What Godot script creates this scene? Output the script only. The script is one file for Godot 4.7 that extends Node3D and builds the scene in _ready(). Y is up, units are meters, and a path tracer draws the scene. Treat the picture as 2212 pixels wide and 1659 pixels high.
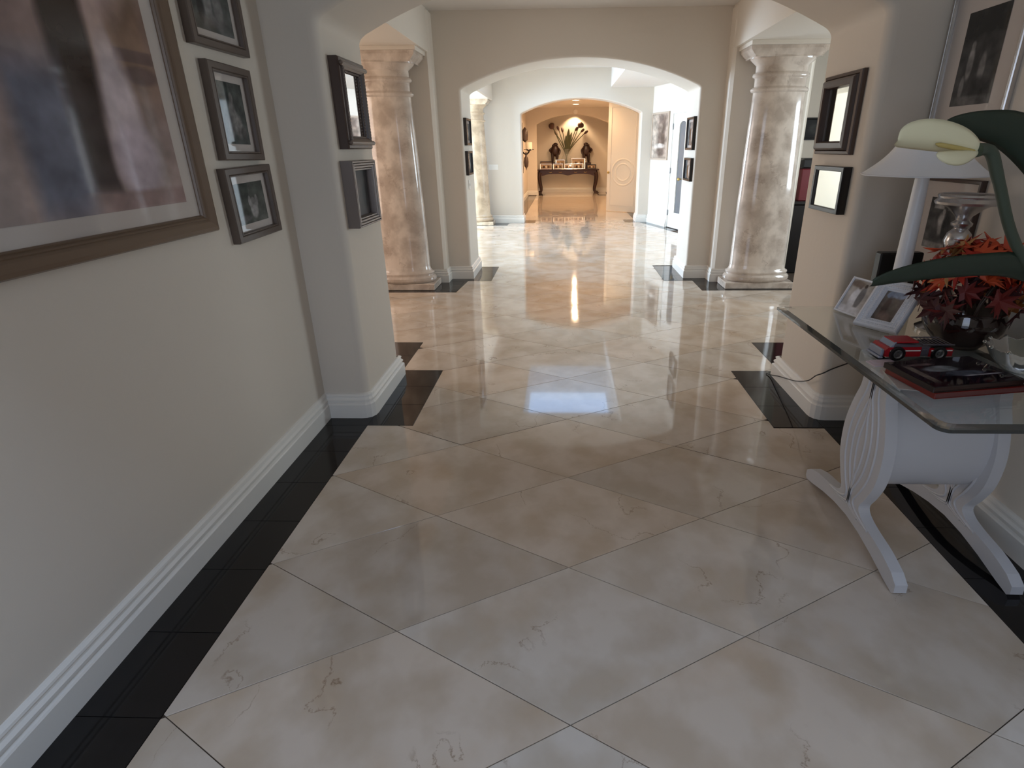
extends Node3D
# A long marble-floored hall seen through three arches, down to a lamp-lit niche.
# Coordinates in this file are (x to the right, y up, d = distance down the hall); V() turns them into Godot's.

var M := {}          # materials
var used := {}       # names already given
var rng := RandomNumberGenerator.new()

func _ready() -> void:
	rng.seed = 4711
	# ---------------------------------------------------------------- camera
	var f := 1126.0                                   # focal length in pixels of a 2212 x 1659 frame
	var cam := Camera3D.new()
	cam.name = "camera"
	cam.keep_aspect = Camera3D.KEEP_HEIGHT
	var near := 0.05
	cam.set_frustum(near * 1659.0 / f, Vector2(-80.5, -95.0) * near / f, near, 200.0)
	cam.transform = Transform3D(Basis(Vector3(0.99962, -0.00919, -0.0259), Vector3(-0.00034, 0.93816, -0.34621), Vector3(0.02749, 0.34609, 0.9378)).orthonormalized(), Vector3(0, 1.55, 0))
	add_child(cam)
	cam.current = true
	# ---------------------------------------------------------------- sky and exposure
	var env := Environment.new()
	env.background_mode = Environment.BG_SKY
	var sky := Sky.new()
	var sm := ProceduralSkyMaterial.new()
	sm.sky_top_color = Color(0.32, 0.48, 0.78)
	sm.sky_horizon_color = Color(0.74, 0.8, 0.88)
	sm.ground_bottom_color = Color(0.3, 0.29, 0.27)
	sm.ground_horizon_color = Color(0.6, 0.6, 0.6)
	sky.sky_material = sm
	env.sky = sky
	env.tonemap_mode = Environment.TONE_MAPPER_LINEAR
	env.tonemap_exposure = 1.0
	env.sdfgi_enabled = true
	env.ssao_enabled = true
	env.ssil_enabled = true
	var we := WorldEnvironment.new()
	we.name = "world_environment"
	we.environment = env
	add_child(we)
	# ---------------------------------------------------------------- light from openings out of view
	daylight("unseen_foyer_window_light", Vector3(1.35, 5.5, 1.42), Vector3(0, -0.35, -1), Vector2(2.6, 1.3), Color(0.7, 0.83, 1.0), 4.0)  # out of view, placed high to light the near floor
	daylight("added_front_fill_light", Vector3(-0.35, 1.5, 1.46), Vector3(0, 0, -1), Vector2(1.4, 2.1), Color(0.87, 0.92, 1.0), 0.76)  # added fill behind the camera, lights pier fronts and console
	daylight("unseen_left_window_light", V(-4.3, 1.5, 4.9), Vector3(1, 0, 0), Vector2(2.0, 1.8), Color(1.0, 0.91, 0.84), 1.4)  # unseen window in the left room, lights the crossing and columns
	daylight("unseen_right_window_light", V(4.7, 1.6, 5.2), Vector3(-1, 0, 0), Vector2(1.0, 1.2), Color(0.9, 0.96, 1.0), 5.0)  # out of view, placed to light the right column
	daylight("unseen_skylight_light", V(0.1, 3.72, 9.6), Vector3(0, -1, 0), Vector2(1.7, 2.4), Color(0.7, 0.84, 1.0), 1.05)  # unseen above the bright hall, lights its floor and far wall
	daylight("unseen_french_door_light", V(2.47, 1.25, 8.25), Vector3(-1, 0, 0), Vector2(1.4, 2.1), Color(0.86, 0.94, 1.0), 0.9)  # unseen door, placed to reflect in the left wall pictures
	daylight("unseen_left_hall_light", V(-6.05, 1.5, 10.0), Vector3(1, 0, 0), Vector2(2.2, 2.0), Color(0.8, 0.9, 1.0), 20.0)  # out of view far left, placed to light the slanted wall
	materials()
	shell()
	floor_tiles()
	columns()
	wall_pictures()
	hall_far()
	console()
	console_things()

func daylight(called: String, at: Vector3, towards: Vector3, size: Vector2, color: Color, energy: float) -> void:
	var l := AreaLight3D.new()
	l.name = called
	l.area_size = size
	l.area_normalize_energy = false
	l.light_color = color
	l.light_energy = energy
	l.area_range = 40.0
	l.shadow_enabled = true
	var up := Vector3.UP if absf(towards.normalized().y) < 0.9 else Vector3.FORWARD
	l.transform = Transform3D(Basis.looking_at(towards, up), at)
	add_child(l)

# ====================================================================== helpers
func V(x: float, y: float, d: float) -> Vector3:
	return Vector3(x, y, -d)

class MB:                                             # collects triangles for one mesh
	var v := PackedVector3Array()
	var n := PackedVector3Array()
	var uv := PackedVector2Array()
	func tri(a: Vector3, b: Vector3, c: Vector3, na: Vector3, nb: Vector3, nc: Vector3, ua := Vector2.ZERO, ub := Vector2.ZERO, uc := Vector2.ZERO) -> void:
		var g := (b - a).cross(c - a)
		if g.length_squared() < 1e-16:
			return
		if g.dot(na + nb + nc) > 0.0:                 # front faces run clockwise
			v.append_array([a, c, b]); n.append_array([na, nc, nb]); uv.append_array([ua, uc, ub])
		else:
			v.append_array([a, b, c]); n.append_array([na, nb, nc]); uv.append_array([ua, ub, uc])
	func flat(a: Vector3, b: Vector3, c: Vector3, out: Vector3, ua := Vector2.ZERO, ub := Vector2.ZERO, uc := Vector2.ZERO) -> void:
		var g := (b - a).cross(c - a).normalized()
		if g.dot(out) < 0.0:
			g = -g
		tri(a, b, c, g, g, g, ua, ub, uc)
	func quad(a: Vector3, b: Vector3, c: Vector3, d: Vector3, out: Vector3) -> void:
		flat(a, b, c, out)
		flat(a, c, d, out)
	func pic(a: Vector3, b: Vector3, c: Vector3, d: Vector3, out: Vector3) -> void:   # top left, top right, bottom right, bottom left
		flat(a, b, c, out, Vector2(0, 0), Vector2(1, 0), Vector2(1, 1))
		flat(a, c, d, out, Vector2(0, 0), Vector2(1, 1), Vector2(0, 1))
	func prism(poly: PackedVector2Array, o: Vector3, u: Vector3, w: Vector3, ext: Vector3) -> void:
		var t := Geometry2D.triangulate_polygon(poly)
		var capn := -ext.normalized()
		for i in range(0, t.size(), 3):
			var a := o + u * poly[t[i]].x + w * poly[t[i]].y
			var b := o + u * poly[t[i + 1]].x + w * poly[t[i + 1]].y
			var c := o + u * poly[t[i + 2]].x + w * poly[t[i + 2]].y
			flat(a, b, c, capn)
			flat(a + ext, b + ext, c + ext, -capn)
		var area := 0.0
		for i in poly.size():
			area += poly[i].cross(poly[(i + 1) % poly.size()])
		var s := 1.0 if area > 0.0 else -1.0
		for i in poly.size():
			var p := poly[i]
			var q := poly[(i + 1) % poly.size()]
			var e := (q - p)
			var out := (u * e.y - w * e.x) * s
			var a := o + u * p.x + w * p.y
			var b := o + u * q.x + w * q.y
			quad(a, b, b + ext, a + ext, out)
	func box(lo: Vector3, hi: Vector3, b := 0.0) -> void:          # with chamfered edges
		var c := (lo + hi) / 2.0
		var h := (hi - lo).abs() / 2.0
		b = minf(b, minf(h.x, minf(h.y, h.z)) * 0.9)
		for ax in 3:
			var a1 := (ax + 1) % 3
			var a2 := (ax + 2) % 3
			for s in [-1.0, 1.0]:
				var ps := []
				for k in [[-1, -1], [1, -1], [1, 1], [-1, 1]]:
					var p := Vector3.ZERO
					p[ax] = s * h[ax]
					p[a1] = k[0] * (h[a1] - b)
					p[a2] = k[1] * (h[a2] - b)
					ps.append(c + p)
				var out := Vector3.ZERO
				out[ax] = s
				quad(ps[0], ps[1], ps[2], ps[3], out)
			if b > 0.0:
				for s1 in [-1.0, 1.0]:
					for s2 in [-1.0, 1.0]:
						var ps := []
						for k in [[0, -1], [0, 1], [1, 1], [1, -1]]:
							var p := Vector3.ZERO
							p[ax] = k[1] * (h[ax] - b)
							p[a1] = s1 * (h[a1] - (b if k[0] == 1 else 0.0))
							p[a2] = s2 * (h[a2] - (0.0 if k[0] == 1 else b))
							ps.append(c + p)
						var out := Vector3.ZERO
						out[a1] = s1
						out[a2] = s2
						quad(ps[0], ps[1], ps[2], ps[3], out)
		if b > 0.0:
			for sx in [-1.0, 1.0]:
				for sy in [-1.0, 1.0]:
					for sz in [-1.0, 1.0]:
						var s := Vector3(sx, sy, sz)
						flat(c + s * (h - Vector3(0, b, b)), c + s * (h - Vector3(b, 0, b)), c + s * (h - Vector3(b, b, 0)), s)
	func grid(rows: Array, wrap := false) -> void:                 # a smooth sheet through rows of points
		var nr := rows.size()
		var nc: int = rows[0].size()
		var ns := []
		for i in nr:
			var row := PackedVector3Array()
			for j in nc:
				var jp := (j + 1) % nc if wrap else mini(j + 1, nc - 1)
				var jm := (j - 1 + nc) % nc if wrap else maxi(j - 1, 0)
				var ip := mini(i + 1, nr - 1)
				var im := maxi(i - 1, 0)
				var du: Vector3 = rows[i][jp] - rows[i][jm]
				var dv: Vector3 = rows[ip][j] - rows[im][j]
				if du.length_squared() < 1e-12:
					var k := ip if ip != i else im
					du = rows[k][jp] - rows[k][jm]
				var g := du.cross(dv)
				row.append(g.normalized() if g.length_squared() > 1e-20 else Vector3.UP)
			ns.append(row)
		for i in nr - 1:
			for j in (nc if wrap else nc - 1):
				var k := (j + 1) % nc
				var u0 := float(j) / nc
				var u1 := float(j + 1) / nc
				var w0 := float(i) / (nr - 1)
				var w1 := float(i + 1) / (nr - 1)
				tri(rows[i][j], rows[i][k], rows[i + 1][k], ns[i][j], ns[i][k], ns[i + 1][k], Vector2(u0, w0), Vector2(u1, w0), Vector2(u1, w1))
				tri(rows[i][j], rows[i + 1][k], rows[i + 1][j], ns[i][j], ns[i + 1][k], ns[i + 1][j], Vector2(u0, w0), Vector2(u1, w1), Vector2(u0, w1))
	func lathe(profile: Array, segs: int, o: Vector3, sx := 1.0, sz := 1.0) -> void:   # profile of Vector2(radius, height); breaks at sharp corners
		var run := [profile[0]]
		for i in range(1, profile.size()):
			run.append(profile[i])
			var sharp := i == profile.size() - 1
			if not sharp:
				var e0: Vector2 = profile[i] - profile[i - 1]
				var e1: Vector2 = profile[i + 1] - profile[i]
				sharp = absf(e0.angle_to(e1)) > 0.75
			if sharp:
				var rows := []
				for p in run:
					var row := PackedVector3Array()
					for k in segs:
						var a := TAU * k / segs
						row.append(o + Vector3(cos(a) * p.x * sx, p.y, sin(a) * p.x * sz))
					rows.append(row)
				grid(rows, true)
				run = [profile[i]]
	func tube(pts: Array, radii: Array, segs: int, caps := true) -> void:
		var rows := []
		var t0: Vector3 = (pts[1] - pts[0]).normalized()
		var side := t0.cross(Vector3.UP if absf(t0.y) < 0.9 else Vector3.RIGHT).normalized()
		for i in pts.size():
			var t: Vector3 = (pts[mini(i + 1, pts.size() - 1)] - pts[maxi(i - 1, 0)]).normalized()
			side = (side - t * side.dot(t)).normalized()
			var b := t.cross(side)
			var r: float = radii[i] if radii.size() > 1 else radii[0]
			var row := PackedVector3Array()
			for k in segs:
				var a := TAU * k / segs
				row.append(pts[i] + (side * cos(a) + b * sin(a)) * r)
			rows.append(row)
		grid(rows, true)
		if caps:
			for e in [0, pts.size() - 1]:
				var out: Vector3 = (pts[0] - pts[1]) if e == 0 else (pts[e] - pts[e - 1])
				for k in range(1, segs - 1):
					flat(rows[e][0], rows[e][k], rows[e][k + 1], out)
	func ball(c: Vector3, r: Vector3, segs := 12, rings := 8) -> void:
		var rows := []
		for i in rings + 1:
			var t := -PI / 2 + PI * i / rings
			var row := PackedVector3Array()
			for k in segs:
				var a := TAU * k / segs
				row.append(c + Vector3(cos(a) * cos(t) * r.x, sin(t) * r.y, sin(a) * cos(t) * r.z))
			rows.append(row)
		grid(rows, true)
	func frame(w: float, h: float, profile: Array) -> void:        # mitred frame, centred, back on z = 0; profile of Vector2(inset, height)
		var back: Vector2 = Vector2(profile[-1].x, 0.0)
		var pr := profile.duplicate()
		if profile[-1].y > 0.0:
			pr.append(back)
		pr.append(Vector2(profile[0].x, 0.0))
		for i in pr.size() - 1:
			var p: Vector2 = pr[i]
			var q: Vector2 = pr[i + 1]
			var e := q - p
			for s in 4:
				var ang := PI / 2 * s
				var dir := Vector3(cos(ang), sin(ang), 0)         # outward in the plane
				var al := Vector3(-sin(ang), cos(ang), 0)
				var hw := w / 2 if s % 2 == 0 else h / 2
				var hl := h / 2 if s % 2 == 0 else w / 2
				var a := dir * (hw - p.x) + al * (hl - p.x) + Vector3(0, 0, p.y)
				var b := dir * (hw - p.x) - al * (hl - p.x) + Vector3(0, 0, p.y)
				var c := dir * (hw - q.x) - al * (hl - q.x) + Vector3(0, 0, q.y)
				var d := dir * (hw - q.x) + al * (hl - q.x) + Vector3(0, 0, q.y)
				quad(a, b, c, d, dir * e.y + Vector3(0, 0, 1) * e.x)
	func sweep(path: Array, profile: Array, side: float) -> void:  # path of Vector2(x, d) on the floor, profile of Vector2(offset, height)
		var offs := []
		for i in path.size():
			var e0: Vector2 = (path[i] - path[maxi(i - 1, 0)]).normalized()
			var e1: Vector2 = (path[mini(i + 1, path.size() - 1)] - path[i]).normalized()
			if i == 0: e0 = e1
			if i == path.size() - 1: e1 = e0
			var n0 := Vector2(e0.y, -e0.x) * side
			var n1 := Vector2(e1.y, -e1.x) * side
			offs.append((n0 + n1) / (1.0 + n0.dot(n1)))
		for i in path.size() - 1:
			var e: Vector2 = (path[i + 1] - path[i]).normalized()
			var nn := Vector2(e.y, -e.x) * side
			for k in profile.size() - 1:
				var p: Vector2 = profile[k]
				var q: Vector2 = profile[k + 1]
				var ps := []
				for t in [[i, p], [i + 1, p], [i + 1, q], [i, q]]:
					var xy: Vector2 = path[t[0]] + offs[t[0]] * t[1].x
					ps.append(Vector3(xy.x, t[1].y, -xy.y))
				quad(ps[0], ps[1], ps[2], ps[3], Vector3(nn.x, 0, -nn.y) * (q.y - p.y) + Vector3.UP * (p.x - q.x))
		for e in [0, path.size() - 1]:                            # ends
			for k in range(1, profile.size() - 1):
				var ps := []
				for t in [0, k, k + 1]:
					var xy: Vector2 = path[e] + offs[e] * profile[t].x
					ps.append(Vector3(xy.x, profile[t].y, -xy.y))
				var dir: Vector2 = (path[0] - path[1]) if e == 0 else (path[e] - path[e - 1])
				flat(ps[0], ps[1], ps[2], Vector3(dir.x, 0, -dir.y))
	func moved(t: Transform3D) -> void:
		for i in v.size():
			v[i] = t * v[i]
			n[i] = (t.basis * n[i]).normalized()
	func join(o: MB, t := Transform3D.IDENTITY) -> void:
		for i in o.v.size():
			v.append(t * o.v[i])
			n.append((t.basis * o.n[i]).normalized())
			uv.append(o.uv[i])
	func mesh() -> ArrayMesh:
		var a := []
		a.resize(Mesh.ARRAY_MAX)
		a[Mesh.ARRAY_VERTEX] = v
		a[Mesh.ARRAY_NORMAL] = n
		a[Mesh.ARRAY_TEX_UV] = uv
		var m := ArrayMesh.new()
		m.add_surface_from_arrays(Mesh.PRIMITIVE_TRIANGLES, a)
		return m

func smooth_path(pts: Array, steps: int) -> Array:                # Catmull-Rom
	var out := []
	for i in pts.size() - 1:
		var p0 = pts[maxi(i - 1, 0)]
		var p1 = pts[i]
		var p2 = pts[i + 1]
		var p3 = pts[mini(i + 2, pts.size() - 1)]
		for k in steps:
			var t := float(k) / steps
			out.append(0.5 * ((2.0 * p1) + (p2 - p0) * t + (2.0 * p0 - 5.0 * p1 + 4.0 * p2 - p3) * t * t + (3.0 * p1 - p0 - 3.0 * p2 + p3) * t * t * t))
	out.append(pts[-1])
	return out

func numbered(called: String) -> String:
	var k: int = used.get(called, 0)
	used[called] = k + 1
	return called if k == 0 else "%s_%03d" % [called, k]

func obj(called: String, mb: MB, m: Material, parent: Node = null) -> MeshInstance3D:
	var o := MeshInstance3D.new()
	o.name = called if parent else numbered(called)
	o.mesh = mb.mesh()
	o.material_override = m
	(parent if parent else self).add_child(o, true)
	return o

func tag(o: Node, label: String, category: String, group := "") -> Node:
	o.set_meta("label", label)
	o.set_meta("category", category)
	o.set_meta("kind", "thing")
	if group: o.set_meta("group", group)
	return o

func thing(called: String, label: String, category: String, at := Vector3.ZERO, turn := 0.0, group := "") -> Node3D:
	var o := Node3D.new()
	o.name = numbered(called)
	o.position = at
	o.rotation.y = turn
	add_child(o)
	tag(o, label, category, group)
	return o

func struct(called: String, mb: MB, m: Material, label := "") -> MeshInstance3D:
	var o := obj(called, mb, m)
	o.set_meta("kind", "structure")
	if label: o.set_meta("label", label)
	return o

# ====================================================================== materials
func mat(name_: String, c: Color, rough := 0.6, metal := 0.0) -> StandardMaterial3D:
	var m := StandardMaterial3D.new()
	m.resource_name = name_
	m.albedo_color = c
	m.roughness = rough
	m.metallic = metal
	m.cull_mode = BaseMaterial3D.CULL_DISABLED
	M[name_] = m
	return m

func noise_bytes(w: int, h: int, freq: float, oct: int, seed_: int, type := FastNoiseLite.TYPE_SIMPLEX_SMOOTH, warp := 0.0) -> PackedByteArray:
	var nz := FastNoiseLite.new()
	nz.seed = seed_
	nz.noise_type = type
	nz.frequency = freq
	nz.fractal_octaves = oct
	if warp > 0.0:
		nz.domain_warp_enabled = true
		nz.domain_warp_amplitude = warp
		nz.domain_warp_frequency = freq * 1.6
	return nz.get_seamless_image(w, h).get_data()

func marble(w: int, h: int, base: Color, cloud: Color, vein: Color, cf: float, vf: float, vein_width: float, vein_amount: float, seed_: int, stain := Color(0, 0, 0, 0)) -> ImageTexture:
	var a := noise_bytes(w, h, cf, 5, seed_)
	var b := noise_bytes(w, h, vf, 5, seed_ + 7, FastNoiseLite.TYPE_SIMPLEX_SMOOTH, 80.0)
	var g := noise_bytes(w, h, cf * 0.6, 2, seed_ + 19)
	var q := noise_bytes(w, h, cf * 0.8, 4, seed_ + 31)
	var out := PackedByteArray()
	out.resize(w * h * 3)
	for i in w * h:
		var t := clampf((a[i] / 255.0 - 0.3) / 0.45, 0.0, 1.0)
		var ridge := absf(b[i] - 128.0) / 255.0
		var v := clampf(1.0 - ridge / vein_width, 0.0, 1.0) * clampf((g[i] - 110.0) / 50.0, 0.0, 1.0) * vein_amount
		var c := base.lerp(cloud, t).lerp(stain, stain.a * clampf((q[i] - 150.0) / 60.0, 0.0, 1.0)).lerp(vein, v)
		out[i * 3] = int(255.0 * c.r)
		out[i * 3 + 1] = int(255.0 * c.g)
		out[i * 3 + 2] = int(255.0 * c.b)
	return ImageTexture.create_from_image(Image.create_from_data(w, h, false, Image.FORMAT_RGB8, out))

func triplanar(m: StandardMaterial3D, scale: Vector3, world := true) -> void:
	m.uv1_triplanar = true
	m.uv1_world_triplanar = world
	m.uv1_scale = scale

func bump(m: StandardMaterial3D, freq: float, cm: float, seed_: int, oct := 3) -> void:
	m.heightmap_enabled = true
	var w := 256
	var im := Image.create_from_data(w, w, false, Image.FORMAT_L8, noise_bytes(w, w, freq, oct, seed_))
	m.heightmap_texture = ImageTexture.create_from_image(im)
	m.heightmap_scale = cm

func materials() -> void:
	var w := mat("wall_paint", Color8(219, 209, 195), 0.75)
	bump(w, 0.05, 0.05, 3)
	triplanar(w, Vector3.ONE * 1.5)
	var ce := mat("ceiling_paint", Color8(226, 220, 212), 0.8)
	bump(ce, 0.05, 0.04, 4)
	triplanar(ce, Vector3.ONE * 1.5)
	mat("trim_paint", Color8(234, 230, 222), 0.35)
	var ft := marble(1024, 1024, Color8(218, 205, 190), Color8(201, 185, 166), Color8(120, 94, 72), 0.005, 0.0016, 0.006, 0.5, 11, Color(0.76, 0.66, 0.54, 0.2))
	for k in 4:
		var t: Color = [Color(1, 1, 1), Color(0.97, 0.96, 0.95), Color(1.0, 0.975, 0.95), Color(0.95, 0.94, 0.93)][k]
		var m := mat("floor_marble_%d" % k, t, 0.06)
		m.albedo_texture = ft
		m.clearcoat_enabled = true
		m.clearcoat = 0.5
		m.clearcoat_roughness = 0.03
	mat("grout", Color8(70, 56, 44), 0.8)
	var g := mat("black_granite", Color8(20, 18, 19), 0.07)
	g.albedo_texture = marble(256, 256, Color8(255, 250, 250), Color8(190, 180, 185), Color8(255, 255, 255), 0.05, 0.02, 0.02, 0.0, 5)
	triplanar(g, Vector3.ONE * 2.0)
	var cm := mat("column_marble", Color.WHITE, 0.13)
	cm.albedo_texture = marble(1024, 1024, Color8(222, 208, 194), Color8(184, 168, 154), Color8(140, 122, 108), 0.008, 0.007, 0.05, 0.4, 23)
	triplanar(cm, Vector3(0.5, 0.42, 0.5), false)
	cm.clearcoat_enabled = true
	cm.clearcoat = 0.5
	cm.clearcoat_roughness = 0.06
	var ym: StandardMaterial3D = cm.duplicate()
	ym.resource_name = "yellow_marble"
	ym.albedo_color = Color8(255, 247, 228)  # same marble as the other columns, tinted pale yellow
	M.yellow_marble = ym
	mat("white_wood", Color8(208, 206, 207), 0.35)
	mat("lamp_white", Color8(234, 235, 238), 0.3)
	mat("taupe_wood", Color8(92, 79, 70), 0.33)
	mat("door_cream", Color8(236, 222, 200), 0.4)
	mat("dark_wood", Color8(52, 28, 22), 0.3)
	mat("bronze_wood", Color8(116, 96, 78), 0.3)
	mat("brown_wood", Color8(74, 58, 50), 0.33)
	mat("grey_wood", Color8(112, 98, 88), 0.35)
	mat("pewter", Color8(128, 118, 112), 0.35, 0.35)
	mat("black_lacquer", Color8(24, 21, 21), 0.3)
	mat("silver", Color8(205, 203, 203), 0.22, 0.9)
	mat("mirror", Color8(235, 235, 235), 0.02, 1.0)
	mat("dimmed_mirror", Color8(178, 172, 160), 0.03, 1.0)  # mirror tinted darker to dim its bright reflection
	mat("brass", Color8(190, 160, 96), 0.3, 0.9)
	mat("steel", Color8(150, 150, 150), 0.3, 0.9)
	mat("mount_board", Color8(196, 187, 180), 0.05)
	mat("iron", Color8(40, 34, 32), 0.5, 0.3)

func glossy_print(im: Image) -> StandardMaterial3D:
	var m := StandardMaterial3D.new()
	m.resource_name = "print"
	m.albedo_texture = ImageTexture.create_from_image(im)
	m.texture_repeat = false
	m.roughness = 0.05
	m.cull_mode = BaseMaterial3D.CULL_DISABLED
	return m

# soft shapes: ["e", cx, cy, rx, ry, softness, colour] or ["r", ...]; all in 0..1 of the print
func paint(w: int, h: int, top: Color, bottom: Color, shapes: Array, grain := 0.05) -> Image:
	var im := Image.create(w, h, false, Image.FORMAT_RGB8)
	var nz := FastNoiseLite.new()
	nz.seed = w * 7 + shapes.size()
	nz.frequency = 0.04
	nz.fractal_octaves = 4
	for y in h:
		for x in w:
			var u := (x + 0.5) / w
			var v := (y + 0.5) / h
			var c := top.lerp(bottom, v)
			var k := 1.0 + nz.get_noise_2d(x, y) * grain * 4.0
			for s in shapes:
				var dx: float = (u - s[1]) / s[3]
				var dy: float = (v - s[2]) / s[4]
				var dd := sqrt(dx * dx + dy * dy) if s[0] == "e" else maxf(absf(dx), absf(dy))
				var t := clampf((1.0 - dd) / s[5] + 0.5, 0.0, 1.0)
				if t > 0.0:
					c = c.lerp(s[6], t * s[6].a)
			im.set_pixel(x, y, Color(clampf(c.r * k, 0, 1), clampf(c.g * k, 0, 1), clampf(c.b * k, 0, 1)))
	return im

func grey(v: float, a := 1.0) -> Color:
	return Color(v, v * 0.985, v * 0.97, a)

# ====================================================================== the shell
func bx(mb: MB, x0: float, x1: float, y0: float, y1: float, d0: float, d1: float, b := 0.0) -> void:
	mb.box(Vector3(x0, y0, -d1), Vector3(x1, y1, -d0), b)

func block(called: String, m: String, x0: float, x1: float, y0: float, y1: float, d0: float, d1: float, b := 0.0) -> MeshInstance3D:
	var mb := MB.new()
	bx(mb, x0, x1, y0, y1, d0, d1, b)
	return struct(called, mb, M[m])

func arch_wall(called: String, xl: float, xr: float, spring: float, rise: float, x0: float, x1: float, top: float, d0: float, d1: float, r: float, m: String, base := 0.0) -> MeshInstance3D:
	var mb := MB.new()
	var cx := (xl + xr) / 2
	var half := (xr - xl) / 2
	var rad := (half * half + rise * rise) / (2 * rise)
	var cy := spring + rise - rad
	var a0 := asin(half / rad)
	var arc := []
	for i in 49:
		var a := -a0 + 2 * a0 * i / 48
		arc.append(Vector2(cx + rad * sin(a), cy + rad * cos(a)))
	var fil := r * 0.75                                          # the corner where jamb and arch meet is eased
	var cut := 0
	while arc[cut].distance_to(arc[0]) < fil: cut += 1
	var path := [Vector2(xl, base), Vector2(xl, spring - fil)]
	for i in range(1, 6):
		var t := i / 6.0
		path.append(Vector2(xl, spring - fil).lerp(arc[0], t).lerp(arc[0].lerp(arc[cut], t), t))
	for i in range(cut, 49 - cut): path.append(arc[i])
	for i in range(5, 0, -1):
		var p: Vector2 = path[1 + i]
		path.append(Vector2(xl + xr - p.x, p.y))
	path.append(Vector2(xr, spring - fil))
	path.append(Vector2(xr, base))
	var prof := []
	for i in 7:
		var a := PI / 2 * i / 6
		prof.append(Vector2(r * (1 - sin(a)), d0 + r * (1 - cos(a))))
	for i in 7:
		var a := PI / 2 * i / 6
		prof.append(Vector2(r * (1 - cos(a)), d1 - r * (1 - sin(a))))
	var rows := []
	var edge := PackedVector2Array()
	for p in prof:
		var row := PackedVector3Array()
		for i in path.size():
			var tg: Vector2 = path[mini(i + 1, path.size() - 1)] - path[maxi(i - 1, 0)]
			if i == 1: tg = Vector2(0, 1)
			if i == path.size() - 2: tg = Vector2(0, -1)
			tg = tg.normalized()
			row.append(V(path[i].x - tg.y * p.x, path[i].y + tg.x * p.x, p.y))
		rows.append(row)
	mb.grid(rows)
	for q in rows[0]: edge.append(Vector2(q.x, q.y))
	var poly := PackedVector2Array([Vector2(x0, base)])
	poly.append_array(edge)
	poly.append_array([Vector2(x1, base), Vector2(x1, top), Vector2(x0, top)])
	var t := Geometry2D.triangulate_polygon(poly)
	for i in range(0, t.size(), 3):
		for dd in [[d0, 1.0], [d1, -1.0]]:
			mb.flat(V(poly[t[i]].x, poly[t[i]].y, dd[0]), V(poly[t[i + 1]].x, poly[t[i + 1]].y, dd[0]), V(poly[t[i + 2]].x, poly[t[i + 2]].y, dd[0]), Vector3(0, 0, dd[1]))
	mb.quad(V(x0, base, d0), V(x0, top, d0), V(x0, top, d1), V(x0, base, d1), Vector3.LEFT)
	mb.quad(V(x1, base, d0), V(x1, top, d0), V(x1, top, d1), V(x1, base, d1), Vector3.RIGHT)
	mb.quad(V(x0, top, d0), V(x1, top, d0), V(x1, top, d1), V(x0, top, d1), Vector3.UP)
	return struct(called, mb, M[m])

const BASE := [Vector2(0, 0), Vector2(0.03, 0), Vector2(0.03, 0.088), Vector2(0.026, 0.094), Vector2(0.018, 0.099), Vector2(0.018, 0.104), Vector2(0.024, 0.108), Vector2(0.024, 0.118), Vector2(0.015, 0.128), Vector2(0.013, 0.136), Vector2(0.018, 0.141), Vector2(0.016, 0.149), Vector2(0.008, 0.155), Vector2(0, 0.157)]

func baseboard(called: String, path: Array, side: float) -> void:
	var mb := MB.new()
	mb.sweep(path, BASE, side)
	struct(called, mb, M.trim_paint)

func round_corner(c: Vector2, from: Vector2, to: Vector2, r: float) -> Array:   # a quarter turn cut into a path corner
	var out := []
	var a := c + (from - c).normalized() * r
	var b := c + (to - c).normalized() * r
	for i in 5:
		var t := i / 4.0
		out.append(a.lerp(c, t).lerp(c.lerp(b, t), t))
	return out

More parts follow.
